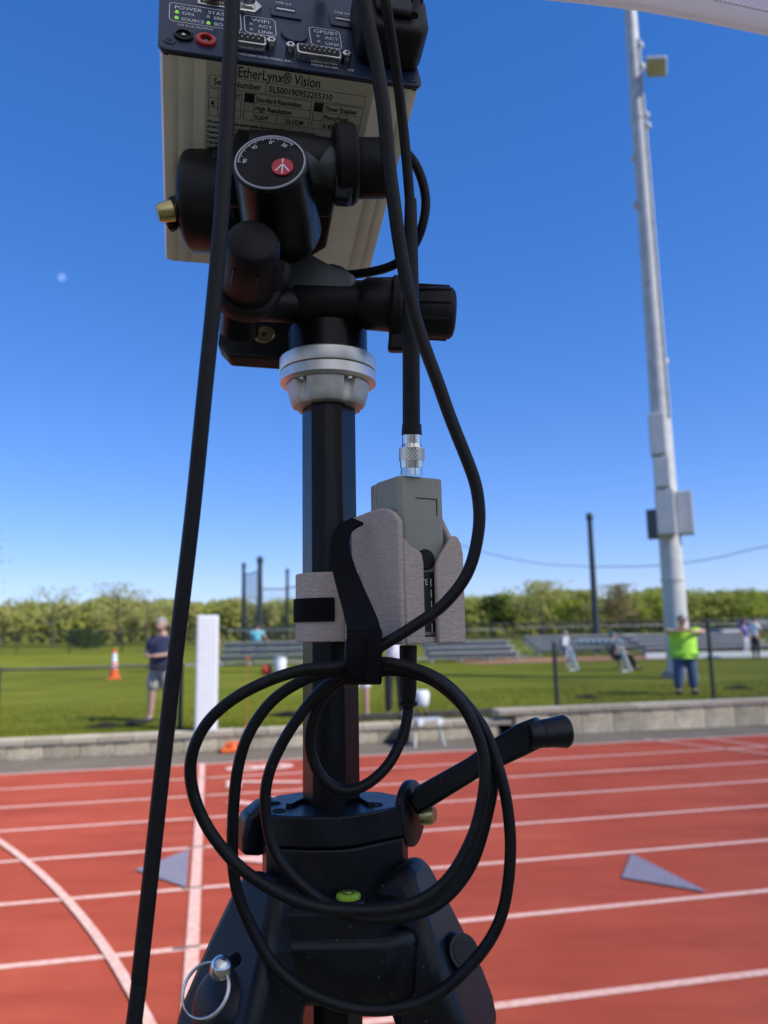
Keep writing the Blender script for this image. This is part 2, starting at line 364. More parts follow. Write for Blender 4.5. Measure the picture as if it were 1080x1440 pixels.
wall('taller weathered block wall along the right part of the track', 4.8, 16, 12.33, [.36, .09], .58, .62)

# dark timber edging behind the low wall and low dark mounds in the grass
MT['timber'] = mat('dark_wet_timber', (.045, .038, .034), .8, 0, .5, 8, .6, 60)
MT['mound'] = layered('dark_brown_patch', 4, [(.3, (.018, .016, .012)), (.7, (.04, .035, .025))], 30, [(.3, (.6, .6, .6)), (.7, W1)], .6)
for i, (a0, a1) in enumerate(((2.2, 3.35), (3.4, 4.6))):
    o = obj('landscape_timber', box(frame(T((a0 + a1) / 2, 12.95, .345), AX, NX), a1 - a0, .14, .12), MT['timber'], None, 0, .012)
    tag(o, ('dark landscape timber lying behind the wall nearer the tripod column' if i == 0 else 'dark landscape timber behind the wall ending at the taller wall'), 'timber')
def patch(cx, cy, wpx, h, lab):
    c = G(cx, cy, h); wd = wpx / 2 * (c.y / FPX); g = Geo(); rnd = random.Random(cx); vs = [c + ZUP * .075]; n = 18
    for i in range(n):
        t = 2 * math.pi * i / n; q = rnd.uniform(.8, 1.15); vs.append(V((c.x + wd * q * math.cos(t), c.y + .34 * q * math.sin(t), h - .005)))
    o = obj('dark_patch', g.add(vs, [(0, 1 + i, 1 + (i + 1) % n) for i in range(n)]), MT['mound'], None, 60); tag(o, lab, 'mound')
patch(147, 1022, 52, .302, 'long dark patch in the grass left of the walking man')
patch(192, 1017, 34, .302, 'small dark patch beside the shoes of the walking man')
patch(826, 981, 40, .302, 'dark patch right of the short fence post')
patch(1040, 968, 46, .302, 'dark patch at the right edge behind the taller wall')
patch(405, 1005, 60, .302, 'dark patch behind the wall near the orange stake')

# grass blades along the top of the walls
g = Geo(); vs = []; fs = []
for i in range(26000):
    a = random.uniform(-8, 15); n = 12.80 + 5.5 * random.random() ** 1.8
    if a > 4.8: n += .0
    p = T(a, n, .29); hh = random.uniform(.03, .085); t = random.uniform(0, 6.28); s = V((math.cos(t), math.sin(t), 0)) * .006
    k = len(vs); vs += [p - s, p + s, p + V((random.uniform(-.03, .03), random.uniform(-.03, .03), hh))]; fs.append((k, k + 1, k + 2))
o = obj('grass_blades', g.add(vs, fs), MT['grass'], None, 0); o['kind'] = 'stuff'; tag(o, 'short green grass along the top of the walls', 'grass')

# ------------------------------------------------------------------ far woods
def leafmat(name, c1, c2):
    m = layered(name, .6, [(.3, c1), (.7, c2)], 6, [(.3, (.7, .7, .7)), (.7, W1)], .5, .7, 10, .01, .2); t = m.node_tree
    b = t.nodes['Principled BSDF']; tr_n = t.nodes.new('ShaderNodeBsdfTranslucent'); mx_n = t.nodes.new('ShaderNodeMixShader'); mx_n.inputs[0].default_value = .42
    t.links.new(b.inputs['Base Color'].links[0].from_socket, tr_n.inputs[0]); t.links.new(b.outputs[0], mx_n.inputs[1]); t.links.new(tr_n.outputs[0], mx_n.inputs[2]); t.links.new(mx_n.outputs[0], t.nodes['Material Output'].inputs[0])
    return m
LEAF = {'olive': leafmat('olive_spring_leaves', (.50, .48, .14), (.66, .62, .22)), 'dark': leafmat('dark_green_leaves', (.05, .09, .018), (.10, .14, .028)),
        'green': leafmat('fresh_green_leaves', (.38, .43, .05), (.60, .63, .11)), 'tan': leafmat('tan_budding_leaves', (.42, .33, .15), (.52, .41, .19))}
MT['bark'] = layered('grey_bark', 3, [(.3, (.10, .085, .065)), (.7, (.17, .15, .12))], 20, [(.3, (.7, .7, .7)), (.7, W1)], .6)
def tree(name, label, cat, loc, h, spread, kind, seed, leaves=900, leaf=.42, sparse=0.0, crown0=.25, group=None):
    rnd = random.Random(seed); loc = V(loc); root = thing(name, label, cat, loc, group)
    g = Geo(); top = loc + V((rnd.uniform(-.04, .04) * h, rnd.uniform(-.04, .04) * h, h * .86))
    mid = loc + (top - loc) * .5 + V((rnd.uniform(-.05, .05) * h, 0, 0))
    tube(spline([loc - ZUP * .2, mid, top], 5), lambda t: h * (.024 * (1 - t) + .004), 6, g); tips = []
    for i in range(13 if sparse else 9):
        f = rnd.uniform(crown0 + .05, .9); b = loc.lerp(top, f); a = rnd.uniform(0, 6.28); L = spread * (1.1 - .7 * f) * rnd.uniform(.7, 1.15)
        e = b + V((math.cos(a) * L, math.sin(a) * L, h * rnd.uniform(.06, .2))); m2 = b.lerp(e, .55) + ZUP * h * .02
        tube([b, m2, e], lambda t: h * (.009 * (1 - t) + .0025), 5, g); tips += [m2, e]
        for _ in range(2 if sparse else 0):
            e2 = e + V((rnd.uniform(-1, 1), rnd.uniform(-1, 1), rnd.uniform(.4, 1.2))) * h * .08; tube([m2, e2], lambda t: h * .003, 4, g); tips.append(e2)
    tips.append(top); obj('trunk', g, MT['bark'], root, 60)
    g = Geo(); vs = []; fs = []; cl = [(p, spread * rnd.uniform(.28, .5)) for p in tips]
    for i in range(leaves):
        c, r = cl[rnd.randrange(len(cl))]; d = V((rnd.gauss(0, .5), rnd.gauss(0, .5), rnd.gauss(0, .42))) * r; p = c + d
        if p.z < loc.z + h * crown0 * .6: continue
        if p.z > loc.z + h: p.z = loc.z + h - rnd.random() * .05 * h
        s = leaf * rnd.uniform(.6, 1.3); u = V((rnd.uniform(-1, 1), rnd.uniform(-1, 1), rnd.uniform(-.6, .6))).normalized(); v = u.orthogonal().normalized()
        k = len(vs); vs += [p - u * s * .5, p + v * s * .32, p + u * s * .5, p - v * s * .32]; fs.append((k, k + 1, k + 2, k + 3))
    obj('crown', g.add(vs, fs), LEAF[kind], root, 0); return root
def tree_at(x, ytop, dist, kind, seed, name, label, spread=None, **kw):
    d = V((P(x, 900, 1).x, P(x, 900, 1).y, 0)); d = d / d.y * dist; z0 = .30 + .004 * max(0, dist - 45)
    r = P(x, ytop, 1) - V((0, 0, H)); zt = H + r.z / r.y * dist; h = zt - z0
    return tree(name, label, 'tree', V((d.x, dist, z0)), h, spread or h * .42, kind, seed, **kw)
rt = random.Random(3)
prof = [(-90, 856, 'olive'), (-40, 846, 'olive'), (5, 850, 'olive'), (30, 856, 'olive'), (140, 862, 'olive'), (190, 860, 'olive'), (235, 852, 'olive'), (270, 858, 'olive'), (300, 860, 'green'), (330, 850, 'olive'), (375, 856, 'olive'), (410, 852, 'green'), (450, 846, 'olive'), (500, 848, 'green'), (545, 850, 'green'), (590, 850, 'green'), (630, 846, 'green'), (665, 846, 'green'), (695, 842, 'dark'), (720, 840, 'green'), (800, 838, 'green'), (830, 838, 'olive'), (895, 846, 'green'), (922, 842, 'green'), (985, 836, 'green'), (1010, 842, 'green'), (1035, 832, 'green'), (1068, 834, 'green'), (1110, 830, 'green'), (1150, 836, 'green')]
LBL = {'olive': 'olive brown budding tree in the far woods line', 'green': 'fresh green leafy tree in the far woods line', 'dark': 'darkest green tree in the far woods, right of the grey holder'}
for i, (x, y, k) in enumerate(prof):
    tree_at(x, y - 9 + rt.uniform(-7, 5), 118 + rt.uniform(-10, 14), k, 100 + i, 'woodland_tree', LBL[k], leaves=850, leaf=.55, group=('far woods, %s trees' % k))
for i, (x, y, k, lab) in enumerate([(75, 832, 'olive', 'tall thin-crowned tree rising above the woods, left of the traffic cone'), (165, 826, 'olive', 'tallest nearly bare tree above the woods, behind the traffic cone'), (205, 836, 'olive', 'sparse tree above the woods, left of the walking man'), (765, 824, 'olive', 'large grey green tree rising left of the lone tall net pole'), (873, 828, 'tan', 'rounded tan budding tree between net pole and light pole')]):
    tree_at(x, y - 7, 108, k, 300 + i, 'tall_tree', lab, leaves=520 if i < 3 else 1300, leaf=.42 if i < 3 else .5, sparse=1 if i < 3 else 0, spread=4.2)
tree_at(118, 886, 80, 'dark', 411, 'evergreen_shrub', 'dark evergreen shrub behind the far fence, left of the traffic cone', leaves=700, leaf=.35, crown0=.05, spread=2.2)
tree_at(-44, 735, 34, 'tan', 412, 'budding_tree', 'budding tree whose branch tips enter at the left edge', leaves=1100, leaf=.16, sparse=1, spread=1.35)
g = Geo(); vs = []; fs = []                    # understory: a continuous mass of brush
for i in range(52000):
    dist = rt.uniform(124, 140); x = rt.uniform(-.62, .62) * dist; top_ = 6.6 + 2.2 * noise.noise(V((x * .12, 0, 3))); p = V((x, dist, .5 + top_ * rt.random() ** 1.15)); s = rt.uniform(.5, 1.1)
    u = V((rt.uniform(-1, 1), rt.uniform(-1, 1), rt.uniform(-1, 1))).normalized(); v = u.orthogonal().normalized(); k = len(vs)
    vs += [p - u * s * .5, p + v * s * .4, p + u * s * .5, p - v * s * .4]; fs.append((k, k + 1, k + 2, k + 3))
o = obj('woods_understory', g.add(vs, fs), leafmat('brush', (.38, .41, .09), (.58, .57, .16)), None, 0); o['kind'] = 'stuff'; tag(o, 'dense brush under the far trees', 'brush')


# ================================================================== MIDGROUND
FZ = .30
MT['skin'] = mat('skin', (.50, .29, .21), .55, 0, .08, 20, .1, 300)
MT['hairgrey'] = mat('grey_hair', (.30, .28, .26), .8, 0, .2, 80)
MT['hairdark'] = mat('dark_hair', (.03, .022, .018), .7, 0, .2, 80)
def cloth(name, c): return mat(name, c, .85, 0, .12, 12, .5, 60, sheen=.2)
def skinmesh(pts, edges, radii, root=0, sub=1):
    me = bpy.data.meshes.new('s'); me.from_pydata([tuple(p) for p in pts], edges, [])
    o = bpy.data.objects.new('s', me); COL.link(o); o.modifiers.new('k', 'SKIN'); s = o.modifiers.new('u', 'SUBSURF'); s.levels = sub; s.render_levels = sub
    sv = me.skin_vertices[0].data
    for i, r in enumerate(radii): sv[i].radius = (r, r) if not isinstance(r, tuple) else r; sv[i].use_root = (i == root)
    bpy.context.view_layer.update()
    ev = bpy.data.meshes.new_from_object(o.evaluated_get(bpy.context.evaluated_depsgraph_get()))
    g = Geo(); g.add([v.co.copy() for v in ev.vertices], [tuple(p.vertices) for p in ev.polygons])
    bpy.data.objects.remove(o); bpy.data.meshes.remove(me); bpy.data.meshes.remove(ev); return g
def person(label, loc, face, ht, top, bottom, shoes, hair, arms=None, legs=None, long_sleeve=False, long_legs=True, lean=0.0, pelvis=.95, belly=0.0, cap=None, group=None, head=(0, 0), bulk=1.0, wide=1.0):
    """local frame: x to the person's right, y forwards, z up, for a 1.75 m figure; face = heading in degrees (0 = away from camera)"""
    loc = V(loc); s = ht / 1.75; root = thing('person', label, 'person', loc, group)
    mm = M.Translation(loc) @ M.Rotation(R(-face), 4, 'Z') @ M.Diagonal((s * wide, s * (1 + (wide - 1) * .6), s, 1))
    dz = pelvis - .95
    J = {}
    def pt(y, z, x=0): return V((x, y + lean * (z - .95), z + dz))
    J['pel'] = pt(0, .95); J['wai'] = pt(.01, 1.10); J['che'] = pt(.0, 1.30); J['nek'] = pt(.0, 1.46); J['hb'] = pt(.02, 1.56)
    arms = arms or {1: ((.24, -.02, 1.16), (.26, .06, .92)), -1: ((-.24, -.02, 1.16), (-.26, .06, .92))}
    legs = legs or {1: ((.10, .03, .50), (.11, -.02, .08)), -1: ((-.10, .03, .50), (-.11, -.02, .08))}
    pts = [J['pel'], J['wai'], J['che'], J['nek'], J['hb']]; rad = [.135, .125 + belly * .5, .145, .058, .055]; ed = [(0, 1), (1, 2), (2, 3), (3, 4)]
    sh = {}
    for sd in (1, -1):
        S = pt(0, 1.40, .165 * sd); E, W = (V(q) for q in arms[sd]); E.z += dz; W.z += dz
        E.y += lean * (E.z - .95 - dz); W.y += lean * (W.z - .95 - dz); sh[sd] = (S, E, W)
        k = len(pts); hd = (W - E).normalized(); Hn = W + hd * .085; pts += [S, E, W, Hn]; rad += [.058, .043, .030, .034]; ed += [(2, k), (k, k + 1), (k + 1, k + 2), (k + 2, k + 3)]
        side = hd.cross(V((0, 0, 1))).normalized() if abs(hd.z) < .9 else V((0, 1, 0)); pn = side.cross(hd).normalized()
        for fi, (off, ln) in enumerate(((-.027, .055), (-.009, .075), (.009, .08), (.027, .065))):
            q = len(pts); b = Hn + side * off + hd * .02; pts += [b, b + hd * ln * .5 + pn * .008, b + hd * ln * .85 + pn * .03]; rad += [.011, .009, .007]; ed += [(k + 3, q), (q, q + 1), (q + 1, q + 2)]
        q = len(pts); b = W + hd * .045 + side * .03 * sd; pts += [b, b + (hd * .6 + side * .5 * sd + pn * .4) * .05]; rad += [.013, .009]; ed += [(k + 2, q), (q, q + 1)]
    lg = {}
    for sd in (1, -1):
        Hp = V((.088 * sd, J['pel'].y, J['pel'].z - .06)); K, A = (V(q) for q in legs[sd]); lg[sd] = (Hp, K, A); k = len(pts)
        fd = V((0, 1, 0)); pts += [Hp, K, A, A + fd * .12 - V((0, 0, A.z - .035 if A.z < .15 else .05))]; rad += [.088, .06, .04, .036]; ed += [(0, k), (k, k + 1), (k + 1, k + 2), (k + 2, k + 3)]
    rad = [r * (1 + (bulk - 1) * .7) if r > .035 else r for r in rad]; bg_ = skinmesh(pts, ed, rad)
    hc = J['hb'] + V((head[0], .02 + head[1], .085)); hg = ball(hc, .075, .095, .118, 20, 14)
    hg = Geo().add([p + (V((0, .012, 0)) if p.y > hc.y + .05 and p.z < hc.z - .04 else V()) for p in hg.v], hg.f)
    nb = hc + V((0, .09, -.015)); lathe(axframe(nb + V((0, -.01, .03)), V((0, .35, -1))), [(0, .006), (.035, .016), (.05, .004)], 8, hg)
    for sd in (1, -1): ball(hc + V((.076 * sd, -.005, -.01)), .012, .022, .034, 8, 6, hg)
    bg_.merge(hg)
    def put(name, g, mt, par=root): return obj(name, Geo().add([mm @ p for p in g.v], g.f), mt, par, 60)
    body = put('body', bg_, MT['skin'])
    for sd in (1, -1): put('eye', ball(hc + V((.03 * sd, .088, .012)), .011, .008, .007, 8, 6), MT['ink'], body)
    fg = ball(hc + V((0, .093, -.062)), .024, .008, .006, 10, 6); put('mouth', fg, MT['red'], body)
    # hair or cap: shell over the skull
    hr = ball(hc + V((0, -.012, .012)), .083, .1, .122, 20, 14)
    keep = [i for i, f in enumerate(hr.f) if all(hr.v[j].z > hc.z + (.02 if hr.v[j].y > hc.y + .02 else -.05) for j in f)]
    hr.f = [hr.f[i] for i in keep]; hobj = put('cap' if cap else 'hair', hr, cap or hair)
    if cap:
        br = Geo(); prism(frame(hc + V((0, .06, .04)), (1, 0, 0), (0, 1, -.15)), [(-.07, 0), (.07, 0), (.06, .07), (.03, .1), (-.03, .1), (-.06, .07)], 0, .008, br); put('brim', br, cap, hobj)
    # shirt
    S = [J['pel'] - ZUP * .03, J['wai'], J['che'], J['nek'] - ZUP * .03]; rs = [.15 + belly * .6, .145 + belly, .162 + belly * .3, .075]; es = [(0, 1), (1, 2), (2, 3)]
    for sd in (1, -1):
        a, e, wv = sh[sd]; k = len(S); es.append((2, k)); S.append(a); rs.append(.074)
        if long_sleeve: S += [e, wv]; rs += [.056, .042]; es += [(k, k + 1), (k + 1, k + 2)]
        else: S.append(a.lerp(e, .75)); rs.append(.064); es.append((k, k + 1))
    put('shirt', skinmesh(S, es, [r * bulk for r in rs], 1), top)
    S = [J['pel'] + ZUP * .05, J['pel'] - ZUP * .03]; rs = [.142 + belly * .5, .148]; es = [(0, 1)]
    for sd in (1, -1):
        a, kx, an = lg[sd]; k = len(S); es += [(1, k), (k, k + 1)]; S += [a, kx if long_legs else a.lerp(kx, 1.02)]; rs += [.102, .075 if long_legs else .088]
        if long_legs: S.append(an + (an - kx).normalized() * -.02); rs.append(.062); es.append((k + 1, k + 2))
    put('trousers' if long_legs else 'shorts', skinmesh(S, es, [r * bulk ** (1 if i < 2 else 1.5) for i, r in enumerate(rs)], 0), bottom)
    for sd in (1, -1):
        a, kx, an = lg[sd]; c = an + V((0, .05, -.035)); put('shoe', ball(c, .05, .14, .05, 14, 8), shoes)
    return root
def on(x, y, h=FZ): return G(x, y, h)

navy = cloth('navy_cotton', (.030, .035, .085)); khaki = cloth('light_grey_shorts', (.42, .40, .35)); hivis = cloth('hi_vis_yellow_green', (.42, .80, .06)); denim = cloth('blue_denim', (.055, .095, .20))
blackc = cloth('black_cloth', (.012, .012, .014)); whitec = cloth('white_cotton', (.78, .78, .78)); teal = cloth('aqua_cotton', (.18, .52, .58)); tan = cloth('tan_cotton', (.36, .27, .17)); blue = cloth('royal_blue_cloth', (.03, .07, .35)); grey = cloth('grey_cloth', (.2, .2, .21)); blshirt = cloth('petrol_blue_cloth', (.03, .10, .19))
shw = mat('white_shoe', (.65, .65, .65), .6, 0, .1, 20); shk = mat('dark_shoe', (.04, .04, .045), .6, 0, .1, 20); capgrey = cloth('grey_cap_cloth', (.13, .13, .15))

person('older man in navy shirt and pale shorts looking down at his hands', on(226, 1015), 200, 1.75, navy, khaki, shk, MT['hairgrey'],
       arms={1: ((.27, .03, 1.14), (.10, .26, 1.12)), -1: ((-.27, .03, 1.14), (-.08, .27, 1.12))}, legs={1: ((.10, .10, .50), (.11, .12, .08)), -1: ((-.10, -.02, .50), (-.11, -.16, .10))}, long_legs=False, head=(0, .02), belly=.03, bulk=1.2, wide=1.14)
hv = on(966, 980, .30); hv = hv * ((17.0) / hv.y); hv.z = .30
person('man in hi-vis yellow shirt and jeans, forearms raised, in front of light pole', hv, 176, 1.68, hivis, denim, shk, MT['hairdark'],
       arms={1: ((.38, .10, 1.40), (.06, .30, 1.42)), -1: ((-.40, .10, 1.40), (-.08, .33, 1.38))}, legs={1: ((.13, .03, .50), (.15, -.02, .08)), -1: ((-.13, .03, .50), (-.15, -.02, .08))}, belly=.07, cap=capgrey, bulk=1.32, wide=1.2)
person('person in tan shirt behind the white post, one arm bent', on(303, 932), 120, 1.74, tan, tan, shw, MT['hairdark'], arms={1: ((.3, .05, 1.15), (.30, .3, 1.0)), -1: ((-.24, -.02, 1.16), (-.26, .06, .92))})
c = on(361, 934)
person('person in aqua shirt seen from behind, seated on the left bleachers', V((c.x, c.y, .80)), 10, 1.85, teal, blackc, shk, MT['hairdark'], arms={1: ((.27, .0, 1.18), (.33, .2, .98)), -1: ((-.27, .0, 1.18), (-.2, .25, 1.0))}, legs={1: ((.12, .42, .52), (.13, .45, .08)), -1: ((-.12, .42, .52), (-.13, .45, .08))}, pelvis=.52, bulk=1.15, wide=1.3)
person('person in white shirt and black trousers mostly hidden by the grey holder', on(556, 1011), 185, 1.76, whitec, blackc, shk, MT['hairdark'])
person('person in white shorts with bare legs, just right of the tripod column', on(507, 1012), 180, 1.7, whitec, whitec, shw, MT['hairdark'], long_legs=False)
c = on(800, 944)
person('grey haired person in petrol blue shirt sitting left of the hurdle', on(797, 936), 165, 1.72, blshirt, denim, shw, MT['hairgrey'], legs={1: ((.12, .40, .50), (.13, .45, .08)), -1: ((-.12, .40, .50), (-.13, .45, .08))}, pelvis=.55, long_sleeve=True)
seat_c = on(868, 943)
person('person in dark clothes lounging in a folding chair behind the hurdle', seat_c, 100, 1.74, grey, blackc, shk, capgrey, legs={1: ((.12, .45, .54), (.13, .62, .10)), -1: ((-.12, .45, .52), (-.13, .58, .10))}, arms={1: ((.25, .1, 1.15), (.24, .38, 1.02)), -1: ((-.25, .1, 1.15), (-.24, .38, 1.02))}, pelvis=.50, lean=-.18, cap=blshirt, bulk=1.15)
person('person in white shirt and black trousers standing by the right edge', on(1064, 926), 60, 1.78, whitec, blackc, shk, MT['hairdark'], arms={1: ((.24, .1, 1.16), (.1, .3, 1.1)), -1: ((-.24, .1, 1.16), (-.1, .3, 1.1))})
person('person in royal blue shirt beside the white-shirted one at right', on(1050, 923), 150, 1.68, blue, shw, shw, MT['hairdark'])

# ------------------------------------------------------------------ white finish post
MT['whitepaint'] = mat('white_painted_board', (.80, .80, .78), .5, 0, .04, 10, .1, 80)
b = T(-.19, 12.52, .30); r_ = thing('finish_post', 'tall white rectangular finish post standing on the low wall', 'post', b)
obj('board', box(frame(b + ZUP * .89, AX, NX), .335, .12, 1.74), MT['whitepaint'], r_, 0, .03)
obj('base_plate', box(frame(b + ZUP * .012, AX, NX), .33, .18, .02), MT['whitepaint'], r_, 0, .004)

# ------------------------------------------------------------------ light pole
MT['galv'] = mat('galvanised_steel', (.56, .555, .52), .6, 0, .15, 3, .1, 40)
MT['galvdark'] = mat('dark_grey_box', (.12, .125, .13), .5, .2, .1, 5)
MT['palebox'] = mat('pale_grey_enclosure', (.50, .52, .51), .5, .1, .08, 5)
pb = P(957, 960, 1); pb = V((pb.x, pb.y, 0)) * (22.0 / pb.y)
pr = V((pb.x, pb.y, FZ)); pole = thing('light_pole', 'tall tapered steel floodlight pole behind the hi-vis man', 'pole', pr)
def prz(y):                                    # height on the pole that shows at a photo row
    k = CF + CU * ((720 - y) / FPX); 
    lo, hi = 0, 40
    for _ in range(40):
        mid = (lo + hi) / 2; q = V((pr.x, pr.y, mid)) - V((0, 0, H)); yy = 720 - FPX * q.dot(CU) / q.dot(CF)
        if yy > y: lo = mid
        else: hi = mid
    return lo
def prr(px, y): q = V((pr.x, pr.y, prz(y) - H)); return px * q.dot(CF) / FPX
rb, rt_ = prr(15.8, 850), prr(8.2, 20)
zt = prz(20); k = (rt_ - rb) / (zt - prz(850))
obj('shaft', lathe(M.Translation(pr), [(-.2, rb * 1.06), (prz(850) - FZ, rb), (zt - FZ, rt_), (zt + 6 - FZ, rt_ + k * 6)], 40), MT['galv'], pole, 60)
obj('footing', lathe(M.Translation(pr), [(-.2, rb * 1.5), (.12, rb * 1.5), (.2, rb * 1.35)], 32), MT['cap'], pole, 40)
vd = V((-pr.x, -pr.y, 0)).normalized(); sd_ = V((-vd.y, vd.x, 0))     # towards the track side, and image right
def pz_r(z): return rb + k * (z - prz(850))
def encl(y0, y1, xo, wpx, mt, out, nm='control_box'):
    za, zb = prz(y1), prz(y0); zc = (za + zb) / 2; wd = prr(wpx, (y0 + y1) / 2); off = prr(xo, (y0 + y1) / 2)
    ctr = V((pr.x, pr.y, zc)) + vd * out + sd_ * off
    o = obj(nm, box(frame(ctr, sd_, -vd), wd, .3, zb - za), mt, pole, 0, .02)
    obj('door', box(frame(ctr + vd * .16, sd_, -vd), wd * .88, .02, (zb - za) * .92), mt, o, 0, .006)
encl(587, 645, -6, 21, MT['palebox'], rb + .12); encl(647, 690, -4, 21, MT['palebox'], rb + .12); encl(692, 755, -3, 25, MT['palebox'], rb + .12)
encl(693, 754, 22, 22, MT['palebox'], .05); encl(716, 757, -22, 14, MT['galvdark'], .05)
for y, px in ((168, 9.6), (815, 15.4)):
    z = prz(y); obj('band', lathe(M.Translation((pr.x, pr.y, z)), [(-.05, prr(px, y) + .02), (.05, prr(px, y) + .02)], 32), MT['galv'], pole, 40)
for y, xo in ((100, 10), (168, 11), (183, 12), (222, -10), (288, -12), (512, 12), (70, 10)):
    z = prz(y); c = V((pr.x, pr.y, z)) + sd_ * prr(xo, y) + vd * .1
    o = obj('clamp', ball(c, prr(4, y), prr(4, y), prr(6, y), 12, 8), MT['galv'], pole, 60)
cz0, cz1 = prz(590), prz(60)
obj('conduit', tube([V((pr.x, pr.y, z)) + (sd_ * .8 + vd * .6).normalized() * (pz_r(z) + .03) for z in [cz0 + (cz1 - cz0) * i / 12 for i in range(13)]], .035, 8), MT['galv'], pole, 60)
z = prz(98); c = V((pr.x, pr.y, z)); arm = c + sd_ * prr(8, 98)
obj('lamp_arm', tube(spline([arm, arm + sd_ * prr(14, 98) + ZUP * .12, arm + sd_ * prr(26, 98) - ZUP * .1], 5), .055, 10), MT['galv'], pole, 60)
hc_ = arm + sd_ * prr(20, 110) - ZUP * prr(12, 110) + vd * .25
hd_ = obj('lamp_head', box(frame(hc_, sd_ + ZUP * -.25, vd), prr(28, 110), .85, .14), MT['galv'], pole, 0, .05)
obj('lens', box(frame(hc_ - ZUP * .085, sd_ + ZUP * -.25, vd), prr(23, 110), .72, .03), mat('pale_lens', (.50, .50, .52), .3), hd_, 0, .01)

# ------------------------------------------------------------------ fences
MT['blackwire'] = mat('black_vinyl_wire', (.03, .032, .03), .5, 0, .1, 5)
def chain(o, ex, L, Hh, cell=.055, r=.0016):
    g = Geo(); vs = []; fs = []; n = int(L / cell); rows = int(Hh / cell * 1)
    for i in range(n):
        for j in range(rows):
            x0 = i * cell + (cell / 2 if j % 2 else 0); x1 = i * cell + (0 if j % 2 else cell / 2)
            for s in (1, -1):
                p, q = o + ex * (i * cell + s * (x0 - i * cell)) + ZUP * (j * Hh / rows), o + ex * (i * cell + s * (x1 - i * cell)) + ZUP * ((j + 1) * Hh / rows)
                d = (q - p).normalized(); a = d.cross(NX).normalized() * r; b = NX * r; kk = len(vs)
                vs += [p + a, p - a * .5 + b, p - a * .5 - b, q + a, q - a * .5 + b, q - a * .5 - b]
                fs += [(kk, kk + 1, kk + 4, kk + 3), (kk + 1, kk + 2, kk + 5, kk + 4), (kk + 2, kk, kk + 3, kk + 5)]
    return g.add(vs, fs)
def fence(name, label, a0, a1, n, posts, hh, rail=True, meshwire=True):
    root = thing(name, label, 'fence', T((a0 + a1) / 2, n, FZ))
    for a, h in posts:
        po = obj('post', cyl(T(a, n, FZ - .05), T(a, n, FZ + h), .038, .038, 14), MT['blackwire'], root, 40)
        obj('post_cap', ball(T(a, n, FZ + h), .036, .036, .03, 12, 8), MT['blackwire'], po, 60)
    if rail: obj('top_rail', cyl(T(a0, n, FZ + hh), T(a1, n, FZ + hh), .015, .015, 12), MT['blackwire'], root, 40)
    if meshwire:
        o = obj('wire_mesh', chain(T(a0, n + .035, FZ + .04), AX, a1 - a0, hh - .05), MT['blackwire'], root, 0); o['kind'] = 'stuff'
    return root
fence('chain_link_fence', 'low black chain link fence on the wall at far left', -6.2, -.55, 12.95, [(-6.1, 1.0), (-3.3, 1.0), (-.6, 1.0)], .98)
pa = [(G(783, 986, .45)), (G(1000, 977, .45))]
aa = [p.dot(AX) for p in pa]
fence('chain_link_fence', 'black wire fence on the taller wall beside the hi-vis man', aa[0] - .02, aa[1] + 5.2, 13.38, [(aa[0], 1.18), (aa[1], 1.55), (aa[1] + 3, 1.2), (aa[1] + 5.1, 1.2)], 1.14, False)
# far tall fence in front of the woods
root = thing('perimeter_fence', 'long tall black fence in front of the woods', 'fence', (0, 62, FZ))
for i in range(-11, 14):
    x = i * 4.2; obj('post', cyl((x, 62, FZ), (x, 62, 1.775 + .42), .05, .05, 8), MT['blackwire'], root, 40)
for z in (1.775 + .38, 1.0): obj('rail', cyl((-46, 62, z), (54, 62, z), .055, .055, 8), MT['blackwire'], root, 40)
g = Geo()
for i in range(int(100 / .16)):
    x = -46 + i * .16
    for s in (0, 1.9): box(frame(V((x + .4, 62.06, FZ + .95)), V((1, 0, 0)), V((0, 1, 0))), .026, .014, 1.85, g) if s == 0 else None
for j in range(12): box(frame(V((4, 62.07, FZ + .1 + j * .16)), V((1, 0, 0)), V((0, 1, 0))), 100, .014, .014, g)
o = obj('wire_mesh', g, MT['blackwire'], root, 0); o['kind'] = 'stuff'

# ------------------------------------------------------------------ traffic cone
MT['orange'] = mat('orange_cone_plastic', (.80, .13, .02), .5, 0, .08, 10); MT['reflect'] = mat('white_reflective_collar', (.78, .78, .76), .4, 0, .05, 30)
c = on(160, 955); r_ = thing('traffic_cone', 'orange traffic cone with white collars on the grass', 'cone', c); hh = 42 * c.y / FPX; q = hh
obj('base', box(frame(c + ZUP * .03, V((.9, .4, 0)), V((-.4, .9, 0))), .44 * q, .44 * q, .06), MT['orange'], r_, 0, .02)
def rr_(t): return q * (.17 - .13 * t)
for nm, t0, t1, mt, e in (('lower_body', .03, .34, 'orange', 0), ('lower_collar', .34, .46, 'reflect', .004), ('middle_body', .46, .54, 'orange', 0), ('upper_collar', .54, .85, 'reflect', .004), ('tip', .85, 1, 'orange', 0)):
    obj(nm, lathe(M.Translation(c), [(t0 * q, rr_(t0) + e), (t1 * q, rr_(t1) + e)], 24), MT[mt], r_, 40)

